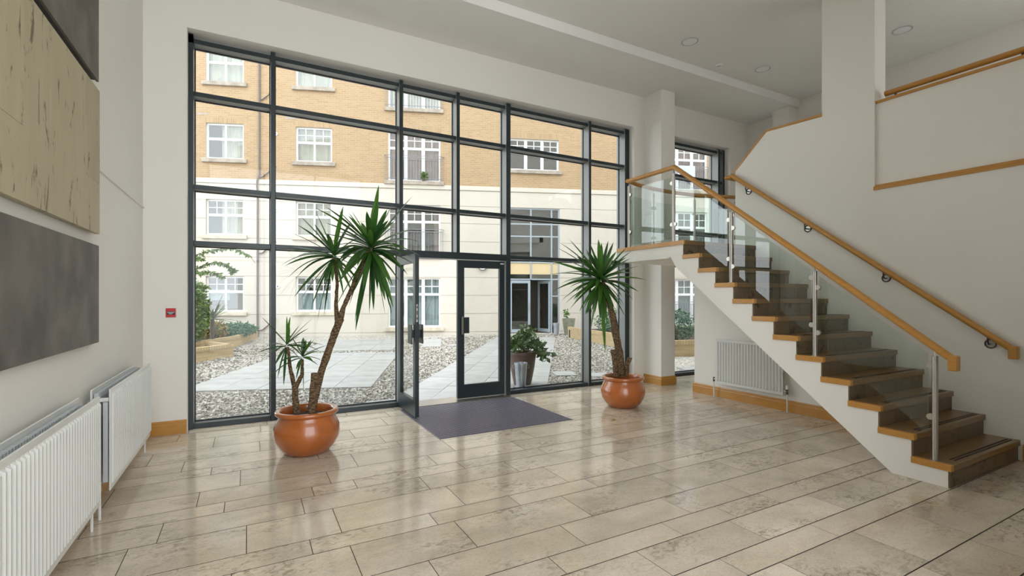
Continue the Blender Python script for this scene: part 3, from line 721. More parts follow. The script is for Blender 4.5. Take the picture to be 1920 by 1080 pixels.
# ------------------------------------------------------------------ potted yuccas
CR = Vector((math.cos(R(28.55)), -math.sin(R(28.55)), 0)); CF = Vector((math.sin(R(28.55)), math.cos(R(28.55)), 0))
POT = [(0.02, 0.0), (0.175, 0.0), (0.205, 0.012), (0.255, 0.07), (0.293, 0.14), (0.304, 0.20), (0.298, 0.26), (0.272, 0.32), (0.250, 0.352), (0.250, 0.365), (0.272, 0.372), (0.287, 0.385), (0.289, 0.402), (0.280, 0.416), (0.262, 0.420), (0.246, 0.412), (0.238, 0.39), (0.236, 0.34), (0.02, 0.335)]
def leafmesh(base, tip, wmax, sag, rg):
    base = Vector(base); tip = Vector(tip); L = (tip-base).length; d = (tip-base)/L
    side = d.cross(Vector((0,0,1)))
    if side.length < 0.2: side = Vector((rg.uniform(-1,1), rg.uniform(-1,1), 0)); side -= d*side.dot(d)
    side.normalize()
    side = (Matrix.Rotation(rg.uniform(-0.5, 0.5), 3, d) @ side)
    up = side.cross(d).normalized()
    if up.z < 0: up = -up
    vs = []; n = 9
    for i in range(n+1):
        t = i/n
        c = base+d*(L*t)+Vector((0,0,1))*(sag*4*t*(1-t))
        wv = wmax*min(1.0, (0.45+1.6*t))*(1-t**4.5)**0.95*0.5+0.0008
        vs += [c-side*wv+up*wv*0.35, c, c+side*wv+up*wv*0.35]
    fs = []
    for i in range(n):
        for k in (0, 1): fs.append((i*3+k, i*3+k+1, i*3+3+k+1, i*3+3+k))
    return vs, fs
def trunk(mb, pts, rs, rg, n=12):
    P = []; Rr = []
    pts = [Vector(p) for p in pts]
    for i in range(len(pts)-1):
        for k in range(6):
            t = k/6; P.append(pts[i].lerp(pts[i+1], t)+Vector((rg.uniform(-1,1), rg.uniform(-1,1), 0))*0.0025); Rr.append((rs[i]*(1-t)+rs[i+1]*t)*rg.uniform(0.92, 1.10))
    P.append(pts[-1]); Rr.append(rs[-1]); mb.tube(P, Rr, n)
def yucca(loc, label, trunks, heads, seed):
    rg = random.Random(seed)
    T = thing('potted_yucca', loc, label, 'potted plant')
    C = Vector(loc)
    w_ = lambda r, z, dp: C+CR*r+Vector((0,0,z))+CF*dp
    MB().lathe(POT, loc, 56).build('pot', 'terracotta_glaze', T, smooth=True)
    MB().lathe([(0.236, 0.336), (0.20, 0.350), (0.12, 0.343), (0.02, 0.352)], loc, 30).build('soil', 'soil', T)
    for pts, rs in trunks:
        mb = MB(); trunk(mb, [w_(*p) for p in pts], rs, rg); mb.build('trunk', 'yucca_bark', T, smooth=True)
    for (cr, cz, cd, tips, extra, ln, wd) in heads:
        c = w_(cr, cz, cd)
        jobs = []
        for (dr, dz) in tips:
            l2 = math.hypot(dr, dz); mx = ln*rg.uniform(0.95, 1.1)
            dd = math.sqrt(max(0, mx*mx-l2*l2))*rg.choice((-1, 1))*rg.uniform(0.3, 0.8) if l2 < mx else rg.uniform(-0.08, 0.08)
            jobs.append((CR*dr+Vector((0,0,dz))+CF*dd))
        for k in range(extra):
            a = k*2.39996+rg.uniform(-0.2, 0.2); el = 1.15-2.35*((k+0.5)/extra)
            l = ln*rg.uniform(0.72, 1.0)
            jobs.append(Vector((math.cos(a)*math.cos(el), math.sin(a)*math.cos(el), math.sin(el)))*l)
        for v in jobs:
            L = v.length; el = v.z/L
            b = c+v*0.02+Vector((0,0,1))*0.10*ln*(el)*0.6
            sag = (0.10 if el < 0.2 else 0.03)*L*rg.uniform(0.5, 1.3) if el < 0.75 else 0
            if el < -0.6: sag = 0.05*L
            vs, fs = leafmesh(b, c+v, wd*rg.uniform(0.8, 1.1), sag, rg)
            MB().add(vs, fs).build('leaf', 'yucca_leaf', T, smooth=True)
    return T
# offsets are (right, height, depth) in metres from the pot's centre
k1 = 4.74/906.7
def tips1(zs, c): return [((x-c[0])/3.857*k1, -(y-c[1])/3.857*k1) for x, y in zs]
h1 = [(735,32),(672,122),(742,300),(980,118),(905,315),(1030,440),(1050,550),(970,595),(940,650),(860,910),(835,965),(780,975),(705,930),(690,960),(580,1075),(555,1020),(530,905),(415,955),(340,300),(365,195),(295,205),(475,230),(590,290),(455,400),(400,560),(480,610),(660,955),(520,600),(850,300),(800,860),(640,880)]
h2 = [(120,230),(290,220),(70,365),(0,605),(90,615),(65,695),(95,835),(130,900),(245,915),(280,1025),(345,965),(230,648),(445,165),(495,275),(490,450),(560,480),(480,790),(95,520),(330,560)]
def z1(px, py): return ((px-575)*k1, 0.0) 
def pz(px, py): return ((px-576)*k1, 1.5-(py-558.5)*k1)
def q(px, py, d=0.0): a = pz(px, py); return (a[0], a[1], d)
hs1 = [(38,505),(110,540),(210,515),(245,645),(262,615),(30,640),(70,690),(75,740),(50,650),(105,765),(120,505),(150,505),(205,550)]
hs2 = [(225,590),(265,615),(240,670),(155,580),(165,590),(190,790),(60,740),(250,680),(180,585),(185,595),(215,640),(130,690)]
def tps(zs, c): return [((x-c[0])/2*k1, -(y-c[1])/2*k1) for x, y in zs]
yucca((0.50, 5.11, 0), 'tall branching yucca in a glazed terracotta pot left of the entrance doors',
      [([q(583, 772, 0.0), q(600, 705), q(622, 640), q(638, 597)], [0.040, 0.036, 0.034, 0.040]),
       ([q(636, 605), q(646, 575, -0.02), q(660, 545, -0.03), q(680, 500, -0.04), q(697, 462, -0.05)], [0.034, 0.022, 0.020, 0.022, 0.018]),
       ([q(632, 600), q(628, 565, 0.03), q(629, 530, 0.05), q(622, 482, 0.06)], [0.026, 0.017, 0.015, 0.014]),
       ([q(590, 772, -0.08), q(593, 730, -0.08), q(597, 697, -0.08)], [0.033, 0.030, 0.036]),
       ([q(560, 772, -0.04), q(557, 740, -0.04), q(557, 716, -0.04)], [0.033, 0.028, 0.033]),
       ([q(555, 720, -0.04), q(548, 690, -0.04), q(543, 650, -0.04)], [0.022, 0.017, 0.014]),
       ([q(560, 720, -0.04), q(571, 700, -0.05), q(572, 672, -0.06)], [0.022, 0.017, 0.013])],
      [(*q(699, 467, -0.05), tips1(h1, (690, 490)), 46, 0.52, 0.056),
       (*q(622, 480, 0.06), tips1(h2, (395, 540)), 24, 0.46, 0.046),
       (*q(541, 647, -0.04), tps(hs1, (122, 614)), 10, 0.27, 0.032),
       (*q(572, 668, -0.06), tps(hs2, (184, 656)), 8, 0.24, 0.034)], 11)
k2 = 6.71/906.7
def pz2(px, py, d=0.0): return ((px-1167)*k2, 1.5-(py-558.5)*k2, d)
h3 = [(115,25),(40,75),(0,160),(0,237),(15,340),(65,395),(90,410),(125,425),(180,460),(240,575),(325,700),(475,430),(540,340),(510,185),(420,90),(360,30),(320,40),(270,40),(225,55),(200,90),(55,45),(440,490),(420,600),(285,500),(250,500),(75,290),(215,480),(310,490),(335,540),(355,480),(380,600),(190,330),(130,310),(160,400)]
yucca((4.56, 5.16, 0), 'single-trunk yucca in a glazed terracotta pot beside the landing',
      [([pz2(1164, 704), pz2(1160, 660), pz2(1152, 620), pz2(1148, 590), pz2(1138, 555), pz2(1128, 528)], [0.062, 0.056, 0.048, 0.042, 0.036, 0.03]),
       ([pz2(1152, 704, -0.07), pz2(1150, 680, -0.07), pz2(1147, 655, -0.07)], [0.036, 0.033, 0.040]),
       ([pz2(1171, 702, -0.08), pz2(1172, 685, -0.08), pz2(1177, 669, -0.08)], [0.028, 0.026, 0.036]),
       ([pz2(1170, 704, 0.05), pz2(1169, 690, 0.05), pz2(1166, 674, 0.05)], [0.026, 0.024, 0.034])],
      [(*pz2(1126, 525), [((x-305)/3.18*k2, -(y-270)/3.18*k2) for x, y in h3], 54, 0.62, 0.066),
       (*pz2(1160, 706, -0.05), [(-0.14, -0.012), (0.12, -0.01), (0.10, 0.012), (-0.09, 0.005)], 0, 0.2, 0.030)], 5)
# scrap of leaf on the floor
mb = MB(); rg = random.Random(2)
c = (3.93, 4.62)
for k in range(5):
    a = rg.uniform(0, 6.28); l = rg.uniform(0.015, 0.035); x, y = c[0]+rg.uniform(-.012, .012), c[1]+rg.uniform(-.012, .012)
    mb.add([(x-l*math.cos(a), y-l*math.sin(a), 0.0015), (x+0.01*math.sin(a), y-0.01*math.cos(a), 0.010), (x+l*math.cos(a), y+l*math.sin(a), 0.004), (x-0.01*math.sin(a), y+0.01*math.cos(a), 0.012)], [(0, 1, 2, 3)])
tag(mb.build('dry_leaf', 'debris'), 'small yellow scrap of dry leaf on the stone floor near the right pot', 'leaf')

# ================================================================== THE COURTYARD
gd = MB().box(-40, 45, 6.80, 21.9, -0.35, -0.03).build('ground', 'gravel'); struct(gd, 'grey gravel bed of the courtyard')
MB().box(-40, 45, -40, -1.95, -0.35, -0.03).box(9.3, 45, -1.95, 2.6, -0.35, -0.03).build('ground_bounce', 'concrete', gd)  # unseen ground outside the added windows, kept pale to bounce light in
UX = Vector((0.9357, -0.3527, 0)); UY = Vector((0.3527, 0.9357, 0))
pv = struct(MB().box(3.0, 3.1, 9.0, 9.1, -0.34, -0.10).build('paving', 'grout'), 'pale concrete slab paths across the gravel')
PAVED = []
def slabs(origin, u, v, nu, nv, su, sv, shift=0.5, clip=None):
    o = Vector((*origin, 0)); u = Vector((*u, 0)).normalized(); v = Vector((*v, 0)).normalized()
    th = math.atan2(u.y, u.x); me = {}
    PAVED.append((o, u, v, nu*su, nv*sv))
    for j in range(nv):
        off = (shift*su if j % 2 else 0)
        k = -1 if off else 0
        for i in range(k, nu):
            a0, a1 = max(0, i*su+off), min(nu*su, (i+1)*su+off)
            if a1-a0 < 0.05: continue
            c = o+u*((a0+a1)/2)+v*((j+0.5)*sv)
            if clip and not clip(c): continue
            key = round(a1-a0, 3); g = 0.004
            if key not in me:
                m_ = MB().box(-key/2+g, key/2-g, -sv/2+g, sv/2-g, -0.05, 0)
                ob = m_.build('paving_slab', 'paving', pv, world=False); me[key] = ob.data
            else:
                ob = link(bpy.data.objects.new('paving_slab', me[key])); ob.parent = pv; FR[ob] = FR[pv]
            ob.location = (c.x, c.y, -0.004+random.uniform(-0.002, 0.002)); ob.rotation_euler = (0, 0, th)
# path from the doors to the opposite entrance
PU = (0.567, 0.824); PVv = (0.824, -0.567)
slabs((1.66, 6.86-0.0), PU, PVv, 20, 4, 0.60, 0.565, 0.5, clip=lambda c: c.y > 6.84 and ((c.x-3.454)*0.3527+(c.y-20.24)*0.9357) < -0.2)
MB().box(1.5, 4.6, 6.80, 7.25, -0.06, -0.02).build('paving_slab', 'paving', pv)
# rectangular terrace on the left, aligned with the opposite house, and the strip beyond it
o_ = Vector((1.82, 8.34, 0))-UX*3.05
slabs((o_.x, o_.y), UX[:2], UY[:2], 5, 9, 0.61, 0.59, 0.0)
o2 = Vector((3.65, 13.95, 0))-UX*2.6
slabs((o2.x, o2.y), UX[:2], UY[:2], 4, 6, 0.65, 0.62, 0.0)
slabs((4.66, 14.4), UX[:2], UY[:2], 1, 5, 0.6, 0.6, 0.0)
slabs((5.45, 14.3), UX[:2], UY[:2], 1, 1, 0.6, 0.45, 0.0)
slabs((5.25, 7.83), (0.93, -0.36), (0.36, 0.93), 1, 1, 0.42, 0.52, 0.0)
slabs((5.78, 7.38), (0.93, -0.36), (0.36, 0.93), 1, 1, 0.42, 0.45, 0.0)
slabs((8.0, 7.1), (0.93, -0.36), (0.36, 0.93), 2, 1, 0.6, 0.45, 0.0)
# loose stones on the gravel near the glass
def paved(x, y):
    for o, u, v, a, b in PAVED:
        d = Vector((x, y, 0))-o; p, q_ = d.dot(u), d.dot(v)
        if -0.01 < p < a+0.01 and -0.01 < q_ < b+0.01: return True
    return 1.5 < x < 4.6 and y < 7.27
rg = random.Random(21); vs = []; fs = []
OCT = [(1,0,0), (-1,0,0), (0,1,0), (0,-1,0), (0,0,1), (0,0,-1)]
OF = [(0,2,4), (2,1,4), (1,3,4), (3,0,4)]
def stone(x, y, r):
    k = len(vs); a = rg.uniform(0, 6.28); ca, sa = math.cos(a), math.sin(a); sx, sy, sz = r*rg.uniform(0.8, 1.5), r*rg.uniform(0.7, 1.1), r*rg.uniform(0.5, 0.9)
    tx, ty = rg.uniform(-.3, .3), rg.uniform(-.3, .3); z = -0.03+sz*rg.uniform(0.1, 0.5)
    pts = [(1,0,0.1), (0.3,0.9,0), (-0.9,0.5,0.1), (-0.8,-0.6,0), (0.4,-0.9,0.1), (0.45,0.2,0.95), (-0.4,0.1,1.0), (0.1,-0.4,0.9)]
    for (p, q_, s) in pts:
        vs.append((x+ca*p*sx-sa*q_*sy, y+sa*p*sx+ca*q_*sy, z+s*sz+p*sx*tx*0.4))
    for f in ((0,1,5), (1,2,6), (1,6,5), (2,3,6), (3,7,6), (3,4,7), (4,0,5), (4,5,7), (5,6,7)): fs.append(tuple(k+i for i in f))
n = 0
while n < 26000:
    t = rg.random()**1.6
    y = 6.84+t*10.5; x = rg.uniform(-1.3-0.12*(y-6.8), 6.8+(y-6.8)*0.75)
    if paved(x, y): continue
    stone(x, y, rg.uniform(0.010, 0.022)*(1+0.07*(y-6.8))); n += 1
gs = MB().add(vs, fs).build('gravel_stones', 'pebble', gd); gs['kind'] = 'stuff'

# ------------------------------------------------------------------ the opposite apartment house
BLD = thing('apartment_building', (3.454, 20.24, 0), 'apartment house of yellow brick over cream render across the courtyard', 'building', rz=math.atan2(-0.3527, 0.9357))
def B(mb, name, m, parent=None, **k): return mb.build(name, m, parent or BLD, world=False, **k)
S0, S1, ZT = -11.0, 21.0, 12.6
WIN = []     # (s0, s1, z0, z1, type, row)
for cidx, s in enumerate((-7.95, -4.57, -1.26)):
    for r, z in enumerate((0.96, 3.95, 6.91, 9.89)): WIN.append((s-0.69, s+0.69, z, z+1.38, 'sash', r))
for s in (2.67, 14.45, 18.2):
    for r, z in enumerate((0.30, 3.28, 6.28, 9.25)): WIN.append((s-1.05, s+1.05, z, z+2.02, 'triple', r))
for z, r in ((6.90, 2), (9.89, 3)): WIN.append((6.59, 8.72, z, z+1.32, 'wide', r))
WIN.append((11.0-0.69, 11.0+0.69, 9.89, 11.27, 'sash', 3))
ENT = (6.54, 8.76, 0.0, 5.30)
holes = [wn[:4] for wn in WIN]+[ENT]
core = MB()
for a, b, c, d in minus([(S0, S1, -0.3, ZT)], holes): core.box(a, b, 0.018, 0.26, c, d)
B(core, 'wall_mass', 'render_white')
gro = [-0.3, 0.09, 0.845, 1.60, 2.35, 3.09, 3.83, 4.58, 5.30, 5.95]
for z0, z1_ in zip(gro[:-1], gro[1:]):
    for a, b, c, d in minus([(S0, S1, z0+0.012, z1_-0.012)], holes): B(MB().box(a, b, 0, 0.02, c, d), 'render_band', 'render_white')
B(MB().box(S0, S1, -0.035, 0.02, 5.96, 6.14), 'string_course', 'render_white', bevel=0.01)
sold = [(wn[0]-0.02, wn[1]+0.02, wn[3], wn[3]+0.25) for wn in WIN if wn[2] > 6]
mb = MB()
for a, b, c, d in minus([(S0, S1, 6.14, ZT)], holes+sold): mb.box(a, b, 0, 0.02, c, d)
B(mb, 'brickwork', 'facade_brick')
for a, b, c, d in sold: B(MB().box(a, b, -0.002, 0.02, c, min(d, ZT)), 'soldier_course', 'soldier_brick')
B(MB().box(S0, S1, -0.15, 0.3, ZT, ZT+0.25), 'parapet', 'sill_stone')
B(MB().box(S0, S1, 1.6, 1.7, -0.3, ZT), 'room_backdrop', 'room_dark')
for z in (3.0, 5.98, 8.95): B(MB().box(S0, S1, 0.26, 1.6, z-0.15, z), 'floor_slab', 'room_dark')
crng = random.Random(9)
def house_window(s0, s1, z0, z1, typ, row):
    fw, y0, y1 = 0.065, 0.09, 0.15
    fr = MB(); panes = []
    fr.box(s0, s1, y0, y1, z0, z0+fw).box(s0, s1, y0, y1, z1-fw, z1).box(s0, s0+fw, y0, y1, z0+fw, z1-fw).box(s1-fw, s1, y0, y1, z0+fw, z1-fw)
    n = 2 if typ == 'sash' else 3
    bw = (s1-s0)/n; mw = 0.075 if n == 2 else 0.13
    frac = {'sash': 0.565, 'triple': 0.665, 'wide': 0.60}[typ]
    zt = z0+(z1-z0)*frac
    bars = MB()
    for i in range(n):
        a = s0+i*bw+(mw/2 if i else fw); b = s0+(i+1)*bw-(mw/2 if i < n-1 else fw)
        if i: fr.box(s0+i*bw-mw/2, s0+i*bw+mw/2, y0, y1, z0+fw, z1-fw)
        fr.box(a, b, y0, y1, zt-0.05, zt+0.05)
        panes += [(a, b, z0+fw, zt-0.05), (a, b, zt+0.05, z1-fw)]
        plain = typ == 'sash' and row >= 2 and s0 < -3
        if not plain:
            zz0, zz1 = zt+0.05, z1-fw; m_ = (a+b)/2
            bars.box(m_-0.014, m_+0.014, y0+0.01, y0+0.04, zz0, zz1); zc = (zz0+zz1)/2; bars.box(a, b, y0+0.012, y0+0.038, zc-0.014, zc+0.014)
    W_ = B(fr, 'window', 'window_white', bevel=0.004)
    if bars.v: B(bars, 'glazing_bars', 'window_white', W_)
    for a, b, c, d in panes: B(MB().box(a-0.004, b+0.004, y0+0.024, y0+0.034, c-0.004, d+0.004), 'pane', 'house_glass', W_)
    if typ == 'sash' or row == 3 or typ == 'wide': sa, sb = s0-0.13, s1+0.13
    else: sa, sb = s0-0.15, s1+0.15
    B(MB().box(sa, sb, -0.09, 0.12, z0-0.155, z0-0.005), 'sill', 'sill_stone' if row >= 2 else 'sill_cream', W_, bevel=0.008)
    # curtains: wavy sheets behind the glass
    def drape(a, b, c, d, m_):
        n_ = max(6, int((b-a)/0.03)); vv = []; ff = []
        for i in range(n_+1):
            x = a+(b-a)*i/n_; y = 0.26+0.022*math.sin(i*1.35+crng.random()*0.6)
            vv += [(x, y, c), (x, y, d)]
        for i in range(n_): ff.append((2*i, 2*i+2, 2*i+3, 2*i+1))
        B(MB().add(vv, ff), 'curtain', m_, W_, smooth=True)
    wd_ = s1-s0
    if typ == 'sash':
        if row == 0 and s0 > -6:
            if s0 > -3: drape(s0+0.05, s1-0.05, z0+0.05, zt, 'curtain_pale')
            else: drape(s0+0.05, s0+wd_*0.55, z0+0.45, zt+0.1, 'curtain_pale')
        else:
            for a, b in crng.choice([((0.04, 0.46), (0.55, 0.96)), ((0.04, 0.96),), ((0.35, 0.96),)]): drape(s0+wd_*a, s0+wd_*b, z0+0.04, z1-0.04, 'curtain')
    elif typ == 'triple':
        if row == 2: drape(s0+0.05, s1-0.05, z0+0.05, z1-0.05, 'curtain_pink')
        elif row == 3: drape(s0+0.05, s1-0.05, z0+0.05, z1-0.05, 'curtain')
        elif row == 1: drape(s0+0.05, s0+wd_*0.3, z0+0.05, z1-0.05, 'curtain_pink'); drape(s1-0.26, s1-0.05, z0+0.05, z1-0.05, 'curtain_pink')
        else: drape(s0+0.05, s1-0.05, z0+0.05, z1-0.06, 'curtain_pale')
        if row in (1, 2, 3) or (row == 0 and s0 > 10):
            rl = MB(); ya = -0.075; zr0, zr1 = z0+0.08, z0+1.02
            for z in (zr1, zr1-0.10): rl.box(s0-0.13, s1+0.13, ya-0.008, ya+0.008, z-0.010, z+0.010)
            rl.box(s0-0.13, s1+0.13, ya-0.008, ya+0.008, zr0-0.010, zr0+0.010)
            k = int((s1-s0+0.2)/0.11)
            for i in range(k+1):
                x = s0-0.10+(s1-s0+0.2)*i/k; rl.box(x-0.0065, x+0.0065, ya-0.0065, ya+0.0065, zr0-0.08, zr1-0.10)
            for x in (s0-0.13, s1+0.13): rl.box(x-0.012, x+0.012, ya-0.012, 0.0, zr1-0.03, zr1-0.005)
            B(rl, 'balcony_railing', 'rail_grey', W_)
    return W_
for wn in WIN: house_window(*wn)
# plants and clutter on the first-floor ledge, towel on the right-hand railing
tw = B(MB().box(14.05, 14.85, -0.115, -0.06, 6.72, 7.32), 'towel', 'towel')
def leaves(mb, c, rad, n, size, rg, flat=1.0, shell=0.55):
    for i in range(n):
        while True:
            p = Vector((rg.uniform(-1,1), rg.uniform(-1,1), rg.uniform(-1,1)))
            if shell < p.length < 1: break
        p = Vector((p.x*rad[0], p.y*rad[1], p.z*rad[2]))+Vector(c)
        d = Vector((rg.uniform(-1,1), rg.uniform(-1,1), rg.uniform(-0.8,0.8))).normalized(); s = d.cross(Vector((rg.uniform(-1,1), rg.uniform(-1,1), rg.uniform(-1,1)))).normalized()
        l = size*rg.uniform(0.7, 1.3); wv = l*0.22*flat; u_ = d.cross(s)
        mb.add([p, p+d*l*0.5+s*wv+u_*wv*0.3, p+d*l, p+d*l*0.5-s*wv+u_*wv*0.3], [(0, 1, 2, 3)])
    return mb
rg = random.Random(4)
B(leaves(MB(), (3.05, -0.04, 6.50), (0.16, 0.07, 0.20), 110, 0.11, rg, 1.5, 0), 'ledge_plant', 'leaf_light')
B(MB().lathe([(0.07, 0), (0.09, 0.14)], (3.05, -0.03, 6.275), 12), 'ledge_pot', 'pot_brown')
# downpipe with its branches
dp = B(MB().tube([(-3.29, -0.05, ZT-0.2), (-3.30, -0.05, 6.35), (-3.36, -0.085, 6.05), (-3.36, -0.085, 5.85), (-3.35, -0.05, 5.6), (-3.36, -0.05, -0.05)], 0.037, 10), 'downpipe', 'pipe_paint', smooth=True)
for z in (9.25, 6.22, 3.24, 0.22):
    B(MB().tube([(-3.33, -0.05, z), (-3.18, -0.05, z+0.02), (-2.72, -0.05, z+0.42), (-2.70, 0.01, z+0.47)], 0.024, 8), 'branch_pipe', 'pipe_paint', dp, smooth=True)
for s, z in ((-2.70, 7.96), (-2.70, 4.97), (-2.62, 1.95), (-5.95, 7.96), (-5.95, 4.97)):
    v = B(MB().tube([(s, -0.035, z), (s, 0.02, z)], 0.075, 16), 'round_vent', 'window_white')
    B(MB().tube([(s, -0.04, z), (s, -0.034, z)], 0.035, 12), 'vent_mouth', 'pipe_paint', v)
for s, z in ((-5.38, 8.62), (-2.13, 8.61)): B(MB().box(s-0.20, s+0.20, -0.006, 0.02, z-0.04, z+0.04), 'air_brick', 'sill_stone')
lm = B(MB().tube([(5.46, -0.09, 2.86), (5.46, 0.0, 2.86)], 0.20, 24), 'bulkhead_lamp', 'window_white')
B(MB().tube([(5.46+0.20*math.cos(a), -0.075, 2.86+0.20*math.sin(a)) for a in [2*math.pi*i/24 for i in range(25)]], 0.018, 8), 'lamp_rim', 'black_print', lm)
# glazed entrance bay
ea, eb = ENT[0], ENT[1]
EN = B(MB().box(ea, ea+0.06, 0.05, 0.14, 0, 5.3).box(eb-0.06, eb, 0.05, 0.14, 0, 5.3).box(ea+0.06, eb-0.06, 0.05, 0.14, 5.24, 5.30), 'entrance_glazing', 'alu_frame')
for x in (7.49, 8.385): B(MB().box(x, x+0.06, 0.05, 0.14, 2.28 if x < 8 else 0, 5.24), 'mullion', 'alu_frame', EN)
bays = [(ea+0.06, 7.49), (7.55, 8.385), (8.445, eb-0.06)]
for a, b in bays:
    for z in (4.60, 4.08, 2.98, 2.26): B(MB().box(a, b, 0.055, 0.135, z, z+0.055), 'transom', 'alu_frame', EN)
    for z0, z1_ in ((4.655, 5.24), (4.135, 4.60), (3.035, 4.08)): B(MB().box(a, b, 0.09, 0.10, z0, z1_), 'pane', 'house_glass', EN)
    B(MB().box(a, b, 0.085, 0.11, 2.50, 2.98), 'spandrel_panel', 'spandrel', EN)
    B(MB().box(a, b, 0.09, 0.10, 2.315, 2.50), 'pane', 'house_glass', EN)
B(MB().box(8.445, eb-0.06, 0.09, 0.10, 0.06, 2.26), 'pane', 'house_glass', EN)
B(MB().box(8.445, eb-0.06, 0.06, 0.13, 1.55, 1.60), 'transom', 'alu_frame', EN)
def leafdoor(name, x0, x1, frame, rot=None):
    d = frame
    o = B(MB().box(0, 0.10, 0, 0.05, 0.03, 2.24).box(x1-x0-0.10, x1-x0, 0, 0.05, 0.03, 2.24).box(0.10, x1-x0-0.10, 0, 0.05, 2.12, 2.24).box(0.10, x1-x0-0.10, 0, 0.05, 0.03, 0.17), name, 'alu_frame')
    p = B(MB().box(0.095, x1-x0-0.095, 0.02, 0.03, 0.165, 2.125), 'pane', 'house_glass', o)
    B(MB().tube([(x1-x0-0.06, -0.05, 0.95), (x1-x0-0.06, -0.05, 1.25)], 0.012, 8), 'pull_handle', 'steel', o)
    o.location = d; o.rotation_euler = (0, 0, rot or 0); return o
leafdoor('entrance_door', 6.61, 7.50, (6.61, 0.07, 0.0))
leafdoor('entrance_door', 7.52, 8.38, (8.38, 0.10, 0.0), R(115))
# lobby inside
B(MB().box(6.3, 9.0, 3.8, 3.9, 0, 2.9).box(6.2, 6.3, 0.3, 3.9, 0, 2.9).box(9.0, 9.1, 0.3, 3.9, 0, 2.9).box(6.2, 9.1, 0.27, 3.9, 2.9, 3.0), 'lobby_walls', 'sill_stone')
B(MB().box(6.3, 9.0, 0.15, 3.8, -0.05, 0.01), 'lobby_floor', 'bark_outdoor')
B(MB().box(7.75, 8.35, 3.74, 3.8, 0, 2.05), 'lobby_door', 'room_dark')

# ------------------------------------------------------------------ planting beds
def bedwall(name, label, pts, h, th=0.11):
    T = thing(name, (pts[0][0], pts[0][1], -0.03), label, 'planter')
    for (ax, ay), (bx, by) in zip(pts[:-1], pts[1:]):
        d = Vector((bx-ax, by-ay, 0)); L = d.length; d.normalize(); rz = math.atan2(d.y, d.x)
        for nm, m_, z0, z1_, e in (('brick_courses', 'bed_brick', 0, h-0.11, 0), ('soldier_coping', 'bed_soldier', h-0.11, h, 0.012)):
            o = MB().box(-e, L+e, -e, th+e, z0, z1_).build(nm, m_, T, world=False)
            o.location = (ax-pts[0][0], ay-pts[0][1], 0); o.rotation_euler = (0, 0, rz)
    return T
bedwall('brick_planter', 'upper brick planter wall curving along the bed at the left', [(-3.2, 13.2), (-1.55, 15.0), (-0.30, 17.5), (0.30, 20.9)], 0.34)
bedwall('brick_planter', 'lower brick planter wall stepping down in front at the left', [(-3.4, 11.6), (-1.12, 13.60), (-0.36, 14.5), (-0.95, 15.6)], 0.34)
bedwall('brick_planter', 'brick planter wall at the right end of the courtyard', [(10.9, 15.3), (10.55, 13.9), (10.1, 11.6), (9.55, 9.2), (13.5, 7.9)][::-1], 0.42)
so = MB().prism([(-3.2, 13.3), (-1.6, 15.1), (-0.38, 17.6), (0.2, 20.9), (-1.7, 22.3), (-6, 20), (-6, 13.3)], 'z', -0.1, 0.24).build('planting_soil', 'soil'); struct(so, 'dark soil of the left planting bed')
so = MB().prism([(10.75, 15.2), (10.3, 11.8), (9.75, 9.3), (13.4, 8.1), (20, 8), (20, 13.0)], 'z', -0.1, 0.30).build('planting_soil', 'soil'); struct(so, 'dark soil of the right planting bed')
def bush(name, label, c, rad, n, size, m_, seed, flat=1.0, shell=0.45, stem=True, group=None, cat='shrub'):
    rg = random.Random(seed); T = thing(name, (c[0], c[1], c[2]-rad[2]), label, cat, group=group)
    leaves(MB(), c, rad, n, size, rg, flat, shell).build('foliage', m_, T)
    if stem:
        mb = MB()
        for k in range(5):
            e = Vector((rg.uniform(-.6,.6)*rad[0], rg.uniform(-.6,.6)*rad[1], rg.uniform(0, .7)*rad[2]))
            mb.tube([(c[0], c[1], c[2]-rad[2]-0.05), Vector(c)+e*0.4-Vector((0,0,rad[2]*0.3)), Vector(c)+e], [0.02, 0.014, 0.006], 6)
        mb.build('stem', 'bark_outdoor', T)
    return T
bush('leafy_shrub', 'tall bright green shrub at the left edge of the courtyard view', (-1.36, 15.7, 1.12), (0.40, 0.45, 0.90), 2200, 0.12, 'leaf_light', 31)
bush('juniper_shrub', 'low blue-green creeping juniper spilling over the left planter wall', (-0.45, 18.9, 0.42), (0.75, 1.25, 0.22), 2600, 0.11, 'leaf_juniper', 32, 0.7)
bush('dry_shrub', 'yellowish low shrub beside the spiky plant', (-0.92, 17.3, 0.50), (0.36, 0.30, 0.34), 500, 0.12, 'leaf_dry', 33, 0.8)
bush('juniper_shrub', 'blue-green juniper in the right planter bed seen between mullion and landing', (11.6, 13.0, 0.62), (0.9, 1.3, 0.5), 2200, 0.12, 'leaf_juniper', 34, 0.7)
bush('juniper_shrub', 'blue-green juniper in the right planter bed seen beside the column', (10.35, 9.55, 0.72), (0.55, 0.5, 0.48), 1500, 0.09, 'leaf_juniper', 35, 0.7)
# spiky plant
T = thing('spiky_plant', (-0.93, 16.4, 0.2), 'spiky sword-leaved plant in the left brick bed', 'plant')
rg = random.Random(6)
for k in range(34):
    a = k*2.4; el = rg.uniform(-0.25, 1.2); l = rg.uniform(0.55, 0.8); b = Vector((-0.93, 16.4, 0.88))
    v = Vector((math.cos(a)*math.cos(el), math.sin(a)*math.cos(el), math.sin(el)))*l
    vv, ff = leafmesh(b, b+v, 0.06, 0.02, rg); MB().add(vv, ff).build('leaf', 'leaf_spiky', T)
MB().tube([(-0.93, 16.4, 0.15), (-0.93, 16.4, 0.89)], 0.05, 8).build('trunk', 'bark_outdoor', T)
